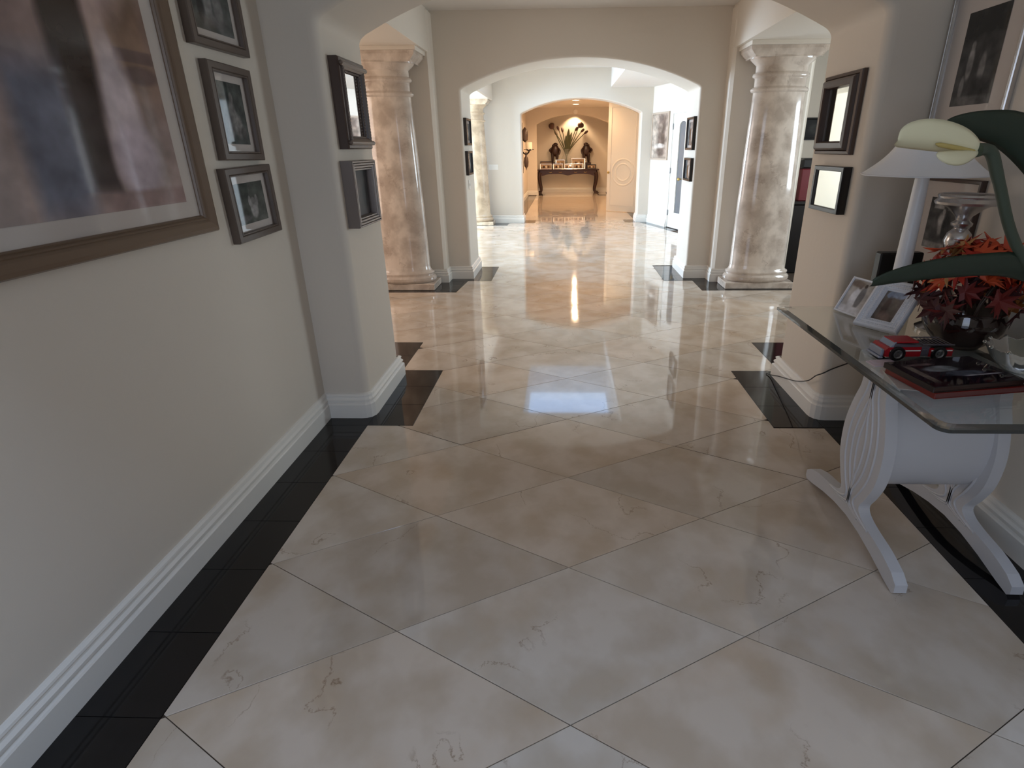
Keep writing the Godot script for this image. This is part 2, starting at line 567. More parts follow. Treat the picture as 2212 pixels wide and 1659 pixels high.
func shell() -> void:
	# near hall, and an unseen tall foyer shaped to light the near floor
	block("wall_left", "wall_paint", -1.66, -1.46, -0.1, 2.95, 0.0, 2.85)
	block("wall_right", "wall_paint", 1.81, 2.01, -0.1, 2.95, 0.0, 2.85)
	block("ceiling", "ceiling_paint", -1.66, 2.01, 2.75, 2.9, 0.0, 2.85)
	block("wall_unseen_foyer_left", "wall_paint", -3.2, -3.0, -0.1, 6.8, -1.7, 0.2)
	block("wall_unseen_foyer_right", "wall_paint", 3.4, 3.6, -0.1, 6.8, -1.7, 0.2)
	block("ceiling_unseen_foyer", "ceiling_paint", -3.2, 3.6, 6.6, 6.8, -1.7, 0.2)
	var mb := MB.new()
	bx(mb, -3.0, -1.66, -0.1, 6.6, 0.0, 0.2)
	bx(mb, 2.01, 3.4, -0.1, 6.6, 0.0, 0.2)
	bx(mb, -1.66, 2.01, 2.9, 6.6, 0.0, 0.2)
	struct("wall_unseen_foyer_front", mb, M.wall_paint)  # unseen wall over the hall mouth, cuts the high window light
	mb = MB.new()                                                # out of view, with a wide opening for the added fill light, x -1.05 .. 0.35, y 0.44 .. 2.56 and a high one x 0 .. 2.7, y 4.8 .. 6.2
	bx(mb, -3.0, -1.05, -0.1, 4.8, -1.7, -1.5)
	bx(mb, 0.35, 3.4, -0.1, 4.8, -1.7, -1.5)
	bx(mb, -1.05, 0.35, 2.56, 4.8, -1.7, -1.5)
	bx(mb, -1.05, 0.35, -0.1, 0.44, -1.7, -1.5)
	bx(mb, -3.0, 0.0, 4.8, 6.6, -1.7, -1.5)
	bx(mb, 2.7, 3.4, 4.8, 6.6, -1.7, -1.5)
	bx(mb, 0.0, 2.7, 6.2, 6.6, -1.7, -1.5)
	struct("wall_unseen_back", mb, M.wall_paint)
	# first arch
	arch_wall("wall_arch", -1.19, 1.52, 2.15, 0.335, -1.66, 2.01, 2.95, 2.84, 3.45, 0.045, "wall_paint")
	# crossing with a column on either side
	block("ceiling_crossing", "ceiling_paint", -4.7, 5.2, 2.95, 3.1, 3.45, 8.4)
	for e in [["trim_1", -2.28, -1.46, -2.285, -1.49, "beam and impost block over the left marble column"], ["trim_2", 1.81, 2.64, 1.855, 2.645, "beam and impost block over the right marble column"]]:
		mb = MB.new()
		bx(mb, e[1], e[2], 2.527, 2.95, 3.45, 6.47, 0.003)
		bx(mb, e[3], e[4], 2.487, 2.527, 5.87, 6.28, 0.002)
		struct(e[0], mb, M.wall_paint, e[5])
	block("wall_pilaster_left", "wall_paint", -4.5, -1.44, -0.1, 2.95, 6.28, 6.5, 0.03)
	block("wall_pilaster_right", "wall_paint", 1.80, 2.667, -0.1, 2.95, 6.28, 6.5, 0.03)
	block("wall_left_room_front", "wall_paint", -4.5, -1.66, -0.1, 2.95, 3.25, 3.45)
	mb = MB.new()                                                # unseen left side room, window opening placed to light the crossing, d 3.9 .. 5.9, y 0.6 .. 2.4
	bx(mb, -4.7, -4.5, -0.1, 2.95, 3.25, 3.9)
	bx(mb, -4.7, -4.5, -0.1, 2.95, 5.9, 6.5)
	bx(mb, -4.7, -4.5, -0.1, 0.6, 3.9, 5.9)
	bx(mb, -4.7, -4.5, 2.4, 2.95, 3.9, 5.9)
	struct("wall_left_room", mb, M.wall_paint)
	block("wall_right_room_front", "wall_paint", 2.01, 5.0, -0.1, 2.95, 3.25, 3.45)
	mb = MB.new()  # its window opening is unseen, placed to light the right column
	bx(mb, 5.0, 5.2, -0.1, 2.95, 3.25, 4.6)
	bx(mb, 5.0, 5.2, -0.1, 2.95, 5.8, 8.4)
	bx(mb, 5.0, 5.2, -0.1, 0.9, 4.6, 5.8)
	bx(mb, 5.0, 5.2, 2.3, 2.95, 4.6, 5.8)
	struct("wall_right_room", mb, M.wall_paint)
	block("wall_right_room_back", "wall_paint", 2.667, 5.0, -0.1, 2.95, 8.2, 8.4)
	# second arch
	arch_wall("wall_second_arch", -1.165, 1.525, 2.178, 0.305, -6.4, 2.75, 3.2, 6.47, 7.1, 0.03, "wall_paint")
	# bright hall beyond it
	mb = MB.new()                                                # ceiling with an unseen skylight well, x -0.75 .. 0.95, d 8.4 .. 10.8
	bx(mb, -6.4, 2.75, 3.05, 3.2, 7.1, 8.4)
	bx(mb, -6.4, 2.75, 3.05, 3.2, 10.8, 11.75)
	bx(mb, -6.4, -0.75, 3.05, 3.2, 8.4, 10.8)
	bx(mb, 0.95, 2.75, 3.05, 3.2, 8.4, 10.8)
	bx(mb, -0.9, -0.75, 3.2, 3.9, 8.25, 10.95)
	bx(mb, 0.95, 1.1, 3.2, 3.9, 8.25, 10.95)
	bx(mb, -0.75, 0.95, 3.2, 3.9, 8.25, 8.4)
	bx(mb, -0.75, 0.95, 3.2, 3.9, 10.8, 10.95)
	struct("ceiling_bright_hall", mb, M.ceiling_paint)
	block("ceiling_soffit", "ceiling_paint", 0.96, 2.75, 2.69, 3.05, 7.1, 11.75)
	mb = MB.new()                                                # with an unseen glazed door opening, d 7.55 .. 8.95, y 0.1 .. 2.4
	bx(mb, 2.5, 2.75, -0.1, 3.05, 7.1, 7.55)
	bx(mb, 2.5, 2.75, -0.1, 3.05, 8.95, 9.78)
	bx(mb, 2.5, 2.75, 2.4, 3.05, 7.55, 8.95)
	bx(mb, 2.5, 2.75, -0.1, 0.1, 7.55, 8.95)
	struct("wall_bright_hall_right", mb, M.wall_paint)
	mb = MB.new()                                                # unseen left wall, set back so its window lights the slanted wall, d 8.8 .. 11.2
	bx(mb, -6.4, -6.2, -0.1, 3.05, 7.1, 8.8)
	bx(mb, -6.4, -6.2, -0.1, 3.05, 11.2, 11.75)
	bx(mb, -6.4, -6.2, -0.1, 0.4, 8.8, 11.2)
	bx(mb, -6.4, -6.2, 2.6, 3.05, 8.8, 11.2)
	struct("wall_unseen_hall_left", mb, M.wall_paint)
	mb = MB.new()
	bx(mb, -2.3, -1.46, 2.47, 3.05, 7.1, 11.72, 0.02)
	struct("trim_3", mb, M.wall_paint, "beam over the far marble column")
	mb = MB.new()                                                # the wall that slants towards us, with the doorway at its near end
	var a := V(1.815, 0, 11.78)
	var b := V(2.27, 0, 10.45)
	var along := (b - a).normalized()
	var across := Vector3(-along.z, 0, along.x)
	if across.x < 0: across = -across
	var poly := PackedVector2Array([Vector2(0, -0.1), Vector2(0.89, -0.1), Vector2(0.89, 2.155), Vector2(1.66, 2.155), Vector2(1.66, -0.1), Vector2(2.12, -0.1), Vector2(2.12, 3.05), Vector2(0, 3.05)])
	mb.prism(poly, a, along, Vector3.UP, across * 0.14)
	struct("wall_slanted", mb, M.wall_paint)
	# third arch and the warm hall
	arch_wall("wall_third_arch", -0.895, 1.605, 2.218, 0.283, -6.4, 2.4, 3.2, 11.72, 12.1, 0.02, "wall_paint")
	block("wall_warm_hall_left", "wall_paint", -1.45, -1.25, -0.1, 2.9, 12.1, 18.8)
	block("wall_warm_hall_right", "wall_paint", 1.86, 2.06, -0.1, 2.9, 12.1, 18.8)
	block("ceiling_warm_hall", "ceiling_paint", -1.45, 2.06, 2.795, 2.95, 12.1, 20.3)
	arch_wall("wall_niche_arch", -0.91, 1.52, 2.29, 0.29, -1.45, 2.06, 2.9, 18.8, 19.0, 0.02, "wall_paint")
	block("wall_niche_back", "wall_paint", -1.3, 1.9, -0.1, 2.9, 20.02, 20.2)
	block("wall_niche_left", "wall_paint", -1.25, -1.0, -0.1, 2.9, 19.0, 20.1)
	block("wall_niche_right", "wall_paint", 1.6, 1.8, -0.1, 2.9, 19.0, 20.1)
	# baseboards
	var p := [Vector2(-1.46, 0.0), Vector2(-1.46, 2.84)]
	p.append_array(round_corner(Vector2(-1.19, 2.84), Vector2(-1.46, 2.84), Vector2(-1.19, 3.45), 0.05))
	p.append_array([Vector2(-1.19, 3.45), Vector2(-1.6, 3.45)])
	baseboard("baseboard_left", p, 1.0)
	p = [Vector2(1.81, 0.0), Vector2(1.81, 2.84)]
	p.append_array(round_corner(Vector2(1.52, 2.84), Vector2(1.81, 2.84), Vector2(1.52, 3.45), 0.05))
	p.append_array([Vector2(1.52, 3.45), Vector2(1.95, 3.45)])
	baseboard("baseboard_right", p, -1.0)
	baseboard("baseboard_second_arch_left", [Vector2(-4.0, 6.28), Vector2(-1.44, 6.28), Vector2(-1.44, 6.47), Vector2(-1.165, 6.47), Vector2(-1.165, 7.1), Vector2(-6.0, 7.1)], 1.0)
	baseboard("baseboard_second_arch_right", [Vector2(2.667, 6.28), Vector2(1.80, 6.28), Vector2(1.80, 6.47), Vector2(1.525, 6.47), Vector2(1.525, 7.1), Vector2(2.5, 7.1)], -1.0)
	baseboard("baseboard_third_arch_left", [Vector2(-6.0, 11.72), Vector2(-0.895, 11.72), Vector2(-0.895, 12.1), Vector2(-1.25, 12.1), Vector2(-1.25, 18.8), Vector2(-0.91, 18.8), Vector2(-0.91, 19.0), Vector2(-1.0, 19.0), Vector2(-1.0, 20.02), Vector2(1.6, 20.02)], 1.0)
	baseboard("baseboard_third_arch_right", [Vector2(2.10, 10.94), Vector2(1.82, 11.76), Vector2(1.79, 11.72), Vector2(1.605, 11.72), Vector2(1.605, 12.1), Vector2(1.86, 12.1), Vector2(1.86, 18.8), Vector2(1.52, 18.8)], -1.0)

# ====================================================================== the floor
func floor_piece(parent: Node, called: String, poly: PackedVector2Array, m: Material, gap: float) -> void:   # poly of (x, d)
	var low := Geometry2D.offset_polygon(poly, -gap)
	if low.is_empty(): return
	var tops := Geometry2D.offset_polygon(low[0], -0.0005)
	if tops.is_empty(): return
	var mb := MB.new()
	var off := Vector2(rng.randf(), rng.randf())
	var turn := rng.randi_range(0, 3) * PI / 2
	var uvof := func(p: Vector2) -> Vector2: return (p / 1.7).rotated(turn) + off
	var top: PackedVector2Array = tops[0]
	var t := Geometry2D.triangulate_polygon(top)
	for i in range(0, t.size(), 3):
		var a := top[t[i]]
		var b := top[t[i + 1]]
		var c := top[t[i + 2]]
		mb.flat(V(a.x, 0, a.y), V(b.x, 0, b.y), V(c.x, 0, c.y), Vector3.UP, uvof.call(a), uvof.call(b), uvof.call(c))
	var lo: PackedVector2Array = low[0]
	if lo.size() == top.size():
		var shift := 0                                           # pair the inset corners with the outer ones
		var best := 1e9
		for s in lo.size():
			var e := lo[0].distance_to(top[s])
			if e < best: best = e; shift = s
		for i in lo.size():
			var j := (i + 1) % lo.size()
			var e := lo[j] - lo[i]
			var out := V(e.y, 0, -e.x)
			if (lo[i] + Vector2(e.y, -e.x) * 0.01 - centre(lo)).length() < (lo[i] - Vector2(e.y, -e.x) * 0.01 - centre(lo)).length(): out = -out
			var ti := top[(i + shift) % top.size()]
			var tj := top[(j + shift) % top.size()]
			for q in [[V(ti.x, 0, ti.y), V(tj.x, 0, tj.y), V(lo[j].x, -0.0005, lo[j].y), V(lo[i].x, -0.0005, lo[i].y), out.normalized() + Vector3.UP],
					[V(lo[i].x, -0.0005, lo[i].y), V(lo[j].x, -0.0005, lo[j].y), V(lo[j].x, -0.008, lo[j].y), V(lo[i].x, -0.008, lo[i].y), out]]:
				mb.quad(q[0], q[1], q[2], q[3], q[4])
	obj(called, mb, m, parent)

func centre(p: PackedVector2Array) -> Vector2:
	var c := Vector2.ZERO
	for q in p: c += q
	return c / p.size()

func rect(x0: float, x1: float, d0: float, d1: float) -> PackedVector2Array:
	return PackedVector2Array([Vector2(x0, d0), Vector2(x1, d0), Vector2(x1, d1), Vector2(x0, d1)])

func floor_tiles() -> void:
	var mb := MB.new()
	bx(mb, -4.7, 5.2, -0.15, -0.004, -1.7, 7.0)
	bx(mb, 2.75, 5.2, -0.15, -0.004, 7.0, 8.4)
	bx(mb, -6.4, 2.75, -0.15, -0.004, 7.0, 11.9)
	bx(mb, -1.45, 2.06, -0.15, -0.004, 11.9, 20.2)
	var fl := struct("floor", mb, M.grout)
	# the beige field, minus the black borders
	var field := [
		PackedVector2Array([Vector2(-1.174, 0.0), Vector2(1.52, 0.0), Vector2(1.52, 2.714), Vector2(1.23, 2.714), Vector2(1.23, 3.545), Vector2(1.577, 3.545), Vector2(1.577, 4.14),
			Vector2(2.9, 4.14), Vector2(2.9, 5.84), Vector2(1.585, 5.84), Vector2(1.585, 6.31), Vector2(1.235, 6.31), Vector2(1.235, 7.2), Vector2(2.45, 7.2), Vector2(2.45, 9.3), Vector2(2.07, 10.4), Vector2(1.66, 11.65),
			Vector2(1.345, 11.65), Vector2(1.345, 12.12), Vector2(1.6, 12.12), Vector2(1.6, 18.4), Vector2(1.2, 18.4), Vector2(1.2, 19.1), Vector2(1.5, 19.1), Vector2(1.55, 19.99), Vector2(-0.96, 19.99), Vector2(-0.96, 19.25), Vector2(-0.66, 19.25), Vector2(-0.66, 18.6),
			Vector2(-0.94, 18.6), Vector2(-0.94, 12.12), Vector2(-0.63, 12.12), Vector2(-0.63, 11.64), Vector2(-1.2, 11.64), Vector2(-1.2, 11.25), Vector2(-4.2, 11.25), Vector2(-4.2, 7.14), Vector2(-0.9, 7.14), Vector2(-0.9, 6.33), Vector2(-1.19, 6.33),
			Vector2(-1.235, 5.78), Vector2(-3.2, 5.78), Vector2(-3.2, 4.14), Vector2(-1.2, 4.14), Vector2(-1.2, 3.545), Vector2(-0.9, 3.545), Vector2(-0.9, 2.722), Vector2(-1.174, 2.722)])]
	var hx := 0.591
	var hd := 0.2985
	var placed := 0
	for m in range(-5, 64):
		for k in range(-8, 7):
			if posmod(k + m, 2) == 1: continue
			var cx := 0.02 + hx * k
			var cd := 1.317 + hd * m
			var rh := PackedVector2Array([Vector2(cx - hx, cd), Vector2(cx, cd - hd), Vector2(cx + hx, cd), Vector2(cx, cd + hd)])
			for q in Geometry2D.intersect_polygons(rh, field[0]):
				var ar := 0.0
				for i in q.size(): ar += q[i].cross(q[(i + 1) % q.size()])
				if absf(ar) < 0.004: continue
				floor_piece(fl, "floor_tile", q, M["floor_marble_%d" % rng.randi_range(0, 3)], 0.0013)
				placed += 1
	# foyer tiles behind the camera, plain
	for m in range(-6, 1):
		for k in range(-5, 7):
			if posmod(k + m, 2) == 1: continue
			var cx := 0.02 + hx * k
			var cd := 0.123 + hd * m - 0.2985
			var rh := PackedVector2Array([Vector2(cx - hx, cd), Vector2(cx, cd - hd), Vector2(cx + hx, cd), Vector2(cx, cd + hd)])
			for q in Geometry2D.intersect_polygons(rh, rect(-2.9, 3.3, -1.45, 0.0)):
				floor_piece(fl, "floor_tile", q, M["floor_marble_%d" % rng.randi_range(0, 3)], 0.0013)
	# black granite border pieces
	var black := []
	var d := 2.722
	while d > 0.1:
		black.append(rect(-1.46, -1.174, d - 0.2845, d))
		black.append(rect(1.52, 1.81, d - 0.2845, d))
		d -= 0.2845
	black.append(rect(-1.46, -1.174, 2.722, 2.9))
	black.append(rect(1.52, 1.81, 2.722, 2.9))
	for e in [[2.722, 2.993], [2.993, 3.27], [3.27, 3.545]]:
		black.append(rect(-1.174, -0.9, e[0], e[1]))
		black.append(rect(1.23, 1.52, e[0], e[1]))
	for e in [[3.545, 3.84], [3.84, 4.14]]:
		black.append(rect(-1.6, -1.2, e[0], e[1]))
		black.append(rect(1.577, 1.95, e[0], e[1]))
	for k in 6:
		black.append(rect(-1.235 - 0.32 * (k + 1), -1.235 - 0.32 * k, 5.78, 6.29))
	black.append(PackedVector2Array([Vector2(-1.46, 6.29), Vector2(-1.19, 6.29), Vector2(-1.19, 6.48), Vector2(-1.46, 6.48)]))
	black.append(PackedVector2Array([Vector2(-1.235, 5.78), Vector2(-1.19, 6.29), Vector2(-1.235, 6.29)]))
	for k in 4:
		black.append(rect(1.585 + 0.32 * k, 1.585 + 0.32 * (k + 1), 5.84, 6.29))
	black.append(rect(1.585, 1.82, 6.29, 6.48))
	for e in [[6.32, 6.6], [6.6, 6.87], [6.87, 7.16]]:
		black.append(rect(-1.19, -0.9, e[0], e[1]))
		black.append(rect(1.235, 1.585, e[0], e[1]))
	for k in 9:
		black.append(rect(-1.2 - 0.35 * (k + 1), -1.2 - 0.35 * k, 11.25, 11.73))
	black.append(rect(-1.2, -0.9, 11.64, 11.73))
	for e in [[11.64, 11.88], [11.88, 12.12]]:
		black.append(rect(-0.9, -0.63, e[0], e[1]))
		black.append(rect(1.345, 1.61, e[0], e[1]))
	black.append(PackedVector2Array([Vector2(1.61, 11.65), Vector2(1.66, 11.65), Vector2(1.86, 11.04), Vector2(2.06, 11.04), Vector2(1.82, 11.78), Vector2(1.61, 11.74)]))
	black.append(PackedVector2Array([Vector2(1.86, 11.04), Vector2(2.07, 10.4), Vector2(2.275, 10.44), Vector2(2.06, 11.04)]))
	var dd := 12.12
	while dd < 18.4:
		black.append(rect(-1.25, -0.94, dd, dd + 0.45))
		black.append(rect(1.6, 1.86, dd, dd + 0.45))
		dd += 0.45
	black.append(rect(-0.94, -0.66, 18.6, 19.25))
	black.append(rect(1.2, 1.5, 18.4, 19.1))
	for q in black:
		floor_piece(fl, "border_tile", q, M.black_granite, 0.001)

# ====================================================================== columns
func column(called_label: String, x: float, d: float, top: float, rx: float, rz: float, mm := "column_marble") -> void:
	var t := thing("marble_column", called_label, "column", V(x, 0, d))
	var mb := MB.new()
	mb.box(Vector3(-rx * 1.26, 0, -rz * 1.1), Vector3(rx * 1.26, 0.075, rz * 1.1), 0.006)
	obj("plinth", mb, M[mm], t)
	mb = MB.new()
	mb.lathe([Vector2(1.12, 0.075), Vector2(1.19, 0.085), Vector2(1.22, 0.105), Vector2(1.22, 0.13), Vector2(1.17, 0.15), Vector2(1.12, 0.155), Vector2(1.12, 0.165), Vector2(1.14, 0.172), Vector2(1.15, 0.185), Vector2(1.13, 0.198), Vector2(1.07, 0.205), Vector2(1.03, 0.225), Vector2(1.005, 0.26)], 48, Vector3.ZERO, rx, rz)
	obj("base_moulding", mb, M[mm], t)
	mb = MB.new()
	var prof := []
	for i in 25:
		var s := i / 24.0
		prof.append(Vector2(1.005 - 0.15 * pow(s, 1.5), 0.26 + (top - 0.42 - 0.26) * s))
	mb.lathe(prof, 64, Vector3.ZERO, rx, rz)
	obj("shaft", mb, M[mm], t)
	mb = MB.new()
	var y := top - 0.42
	mb.lathe([Vector2(0.855, y), Vector2(0.93, y + 0.005), Vector2(0.96, y + 0.02), Vector2(0.96, y + 0.03), Vector2(0.92, y + 0.045), Vector2(0.86, y + 0.05), Vector2(0.85, y + 0.06), Vector2(0.85, y + 0.13), Vector2(0.87, y + 0.14), Vector2(0.92, y + 0.145), Vector2(0.94, y + 0.16), Vector2(0.92, y + 0.178), Vector2(0.86, y + 0.185), Vector2(0.85, y + 0.195), Vector2(0.85, y + 0.25), Vector2(0.9, y + 0.265), Vector2(1.0, y + 0.29), Vector2(1.06, y + 0.31), Vector2(1.06, y + 0.32)], 64, Vector3.ZERO, rx, rz)
	obj("capital", mb, M[mm], t)
	mb = MB.new()
	var a0 := Vector2(rx * 1.08, rz * 1.0)
	var a1 := Vector2(rx * 1.24, rz * 1.1)
	var rows := []
	for e in [[a0, top - 0.1], [a0, top - 0.085], [a0.lerp(a1, 0.35), top - 0.07], [a0.lerp(a1, 0.8), top - 0.045], [a1, top - 0.03], [a1, top]]:
		var s: Vector2 = e[0]
		rows.append([Vector3(-s.x, e[1], -s.y), Vector3(s.x, e[1], -s.y), Vector3(s.x, e[1], s.y), Vector3(-s.x, e[1], s.y)])
	for i in rows.size() - 1:
		for k in 4:
			var q: Vector3 = rows[i][k] + rows[i][(k + 1) % 4]
			mb.quad(rows[i][k], rows[i][(k + 1) % 4], rows[i + 1][(k + 1) % 4], rows[i + 1][k], Vector3(q.x if k % 2 == 1 else 0.0, -0.01, q.z if k % 2 == 0 else 0.0))
	mb.quad(rows[0][0], rows[0][1], rows[0][2], rows[0][3], Vector3.DOWN)
	mb.quad(rows[-1][0], rows[-1][1], rows[-1][2], rows[-1][3], Vector3.UP)
	obj("abacus", mb, M[mm], t)

func columns() -> void:
	column("polished beige marble column on the left, just beyond the pier with the rope-edged frame", -1.89, 6.05, 2.486, 0.31, 0.165)
	column("polished beige marble column on the right, standing before a grey-green wall", 2.25, 6.07, 2.486, 0.31, 0.155)
	column("farthest marble column, pale yellow in bright light, seen through the second arch", -1.89, 11.47, 2.47, 0.31, 0.18, "yellow_marble")

# ====================================================================== pictures
# a framed picture: profile for the frame, a mount, a print; local x to the right, z out of the wall
func picture(called: String, label: String, category: String, at: Vector3, turn: float, w: float, h: float, profile: Array, fm: Material, mount: float, im: Image, roll := 0.0, group := "", depth_at := 0.35, sheen := 0.05) -> Node3D:
	var t := thing(called, label, category, at, turn, group)
	t.rotation.z = roll
	if roll != 0.0: t.basis = Basis(Vector3.UP, turn) * Basis(Vector3.BACK, roll)
	var mb := MB.new()
	mb.frame(w, h, profile)
	obj("frame", mb, fm, t)
	var fw: float = profile[-1].x - 0.002
	var deep := 0.0
	for p in profile: deep = maxf(deep, p.y)
	var z: float = minf(profile[-1].y * 0.7, deep * depth_at)
	var iw := w / 2 - fw
	var ih := h / 2 - fw
	mb = MB.new()
	mb.box(Vector3(-iw, -ih, 0.0005), Vector3(iw, ih, z))
	if mount > 0.0:
		obj("mount", mb, M.mount_board, t)
	else:
		obj("backing_board", mb, M.mount_board, t)
	var a := iw - mount if mount > 0.0 else iw - 0.001
	var b := ih - mount if mount > 0.0 else ih - 0.001
	mb = MB.new()
	mb.pic(Vector3(-a, b, z + 0.0012), Vector3(a, b, z + 0.0012), Vector3(a, -b, z + 0.0012), Vector3(-a, -b, z + 0.0012), Vector3.BACK)
	mb.quad(Vector3(-a, b, z), Vector3(a, b, z), Vector3(a, b, z + 0.0012), Vector3(-a, b, z + 0.0012), Vector3.UP)
	var pm := glossy_print(im)
	pm.roughness = sheen
	obj("photograph", mb, pm, t)
	return t

func wall_pictures() -> void:
	var left := PI / 2
	var right := -PI / 2
	var bronze := [Vector2(0, 0.0), Vector2(0, 0.024), Vector2(0.006, 0.034), Vector2(0.02, 0.04), Vector2(0.042, 0.03), Vector2(0.05, 0.024), Vector2(0.054, 0.027), Vector2(0.058, 0.024), Vector2(0.062, 0.018), Vector2(0.066, 0.02), Vector2(0.07, 0.013)]
	var couple := paint(120, 150, Color(0.46, 0.37, 0.36), Color(0.63, 0.56, 0.54), [
		["r", 0.8, 0.3, 0.2, 0.34, 0.6, Color(0.53, 0.43, 0.37)], ["e", 0.62, 0.25, 0.26, 0.2, 0.5, Color(0.73, 0.63, 0.61)],
		["r", 0.88, 0.5, 0.12, 0.02, 0.4, Color(0.41, 0.34, 0.33)], ["e", 0.9, 0.56, 0.1, 0.03, 0.4, Color(0.42, 0.35, 0.34)],
		["r", 0.56, 0.47, 0.1, 0.24, 0.4, Color(0.18, 0.14, 0.14)], ["e", 0.55, 0.2, 0.05, 0.06, 0.4, Color(0.45, 0.33, 0.29)], ["r", 0.55, 0.3, 0.03, 0.06, 0.3, Color(0.69, 0.63, 0.63)],
		["r", 0.55, 0.78, 0.07, 0.16, 0.5, Color(0.22, 0.19, 0.20)], ["e", 0.7, 0.28, 0.12, 0.07, 0.4, Color(0.78, 0.69, 0.67)], ["e", 0.72, 0.5, 0.05, 0.14, 0.5, Color(0.70, 0.61, 0.58)],
		["e", 0.74, 0.72, 0.1, 0.24, 0.5, Color(0.78, 0.72, 0.73)], ["e", 0.76, 0.84, 0.13, 0.12, 0.5, Color(0.75, 0.69, 0.72)], ["r", 0.36, 0.78, 0.12, 0.22, 0.6, Color(0.46, 0.47, 0.53)],
		["r", 0.8, 0.97, 0.3, 0.03, 0.5, Color(0.57, 0.48, 0.47)]], 0.05)
	picture("wall_picture", "very large bronze-framed photograph of a couple in suit and dress, left wall", "picture", V(-1.459, 1.85, 1.65), left, 1.01, 1.22, bronze, M.bronze_wood, 0.06, couple)
	var plain := [Vector2(0, 0.0), Vector2(0, 0.03), Vector2(0.004, 0.034), Vector2(0.026, 0.034), Vector2(0.03, 0.03), Vector2(0.032, 0.033), Vector2(0.036, 0.033), Vector2(0.038, 0.02)]
	var dim := Color(0.3, 0.32, 0.31)
	var group_a := paint(72, 96, Color(0.22, 0.24, 0.23), Color(0.36, 0.37, 0.36), [["e", 0.4, 0.62, 0.1, 0.3, 0.4, grey(0.5)], ["e", 0.42, 0.28, 0.07, 0.08, 0.4, grey(0.5)], ["e", 0.66, 0.66, 0.12, 0.3, 0.4, grey(0.42)], ["e", 0.66, 0.36, 0.06, 0.07, 0.4, grey(0.46)], ["e", 0.2, 0.7, 0.08, 0.2, 0.4, grey(0.2)], ["e", 0.5, 0.85, 0.3, 0.1, 0.6, grey(0.4)]], 0.08)
	var group_b := paint(72, 96, Color(0.24, 0.26, 0.25), dim, [["e", 0.45, 0.55, 0.16, 0.26, 0.4, grey(0.44)], ["e", 0.48, 0.25, 0.08, 0.09, 0.4, grey(0.42)], ["e", 0.62, 0.7, 0.16, 0.2, 0.5, grey(0.5)], ["e", 0.3, 0.75, 0.1, 0.16, 0.5, grey(0.45)], ["e", 0.8, 0.8, 0.12, 0.1, 0.5, grey(0.3)]], 0.1)
	var child := paint(72, 72, Color(0.27, 0.29, 0.27), Color(0.36, 0.37, 0.35), [["e", 0.56, 0.68, 0.13, 0.22, 0.3, grey(0.58)], ["e", 0.44, 0.46, 0.05, 0.14, 0.3, grey(0.55)], ["e", 0.68, 0.46, 0.05, 0.14, 0.3, grey(0.55)], ["e", 0.56, 0.46, 0.07, 0.09, 0.3, grey(0.5)], ["e", 0.2, 0.86, 0.2, 0.08, 0.5, grey(0.42)]], 0.08)
	picture("wall_picture", "portrait framed photograph in dark wood, top one of three on the left wall", "picture", V(-1.459, 2.145, 2.445), left, 0.385, 0.4, plain, M.taupe_wood, 0.03, group_a, 0.0, "small pictures on the left wall")
	picture("wall_picture", "portrait framed photograph in grey-brown wood, middle one of three on the left wall", "picture", V(-1.459, 1.702, 2.452), left, 0.31, 0.385, plain, M.taupe_wood, 0.032, group_b, -0.02, "small pictures on the left wall")
	picture("wall_picture", "small nearly square framed photograph, lowest of three on the left wall, with a bright reflection", "picture", V(-1.459, 1.325, 2.452), left, 0.368, 0.318, plain, M.taupe_wood, 0.034, child, 0.03, "small pictures on the left wall")
	# left pier
	var deep := [Vector2(0, 0.0), Vector2(0, 0.045), Vector2(0.006, 0.052), Vector2(0.02, 0.052), Vector2(0.024, 0.047), Vector2(0.03, 0.058), Vector2(0.044, 0.062), Vector2(0.056, 0.054), Vector2(0.064, 0.03)]
	var t := thing("wall_mirror", "tall dark frame with rope edging and a bright mirror, upper one on the left pier", "mirror", V(-1.189, 1.775, 3.105), left)
	var mb := MB.new()
	mb.frame(0.365, 0.445, deep)
	obj("frame", mb, M.brown_wood, t)
	mb = MB.new()
	mb.box(Vector3(-0.12, -0.16, 0.001), Vector3(0.12, 0.16, 0.032))
	obj("mirror_glass", mb, M.mirror, t)
	mb = MB.new()                                                # rope edging of small turned beads
	for e in [[0.036, 0.058], [0.061, 0.04]]:
		for s in 4:
			var ang := PI / 2 * s
			var dir := Vector3(cos(ang), sin(ang), 0)
			var al := Vector3(-sin(ang), cos(ang), 0)
			var hw := (0.365 if s % 2 == 0 else 0.445) / 2 - float(e[0])
			var hl := (0.445 if s % 2 == 0 else 0.365) / 2 - float(e[0])
			var n := int(hl * 2 / 0.016)
			for i in n:
				mb.ball(dir * hw + al * (hl - (i + 0.5) * 2 * hl / n) + Vector3(0, 0, e[1]), Vector3(0.006, 0.006, 0.006) + al.abs() * 0.002, 6, 4)
	obj("rope_edging", mb, M.grey_wood, t)
	for s in [-1.0, 1.0]:
		mb = MB.new()
		mb.box(Vector3(-0.1825, s * 0.19 - 0.012, 0.05), Vector3(0.1825, s * 0.19 + 0.012, 0.072), 0.008)
		obj("end_rail", mb, M.grey_wood, t)
	var ribbed := [Vector2(0, 0.0), Vector2(0, 0.06), Vector2(0.004, 0.066), Vector2(0.01, 0.066), Vector2(0.013, 0.06), Vector2(0.016, 0.066), Vector2(0.024, 0.066), Vector2(0.027, 0.058), Vector2(0.03, 0.062), Vector2(0.038, 0.062), Vector2(0.041, 0.052), Vector2(0.044, 0.056), Vector2(0.05, 0.056), Vector2(0.054, 0.03)]
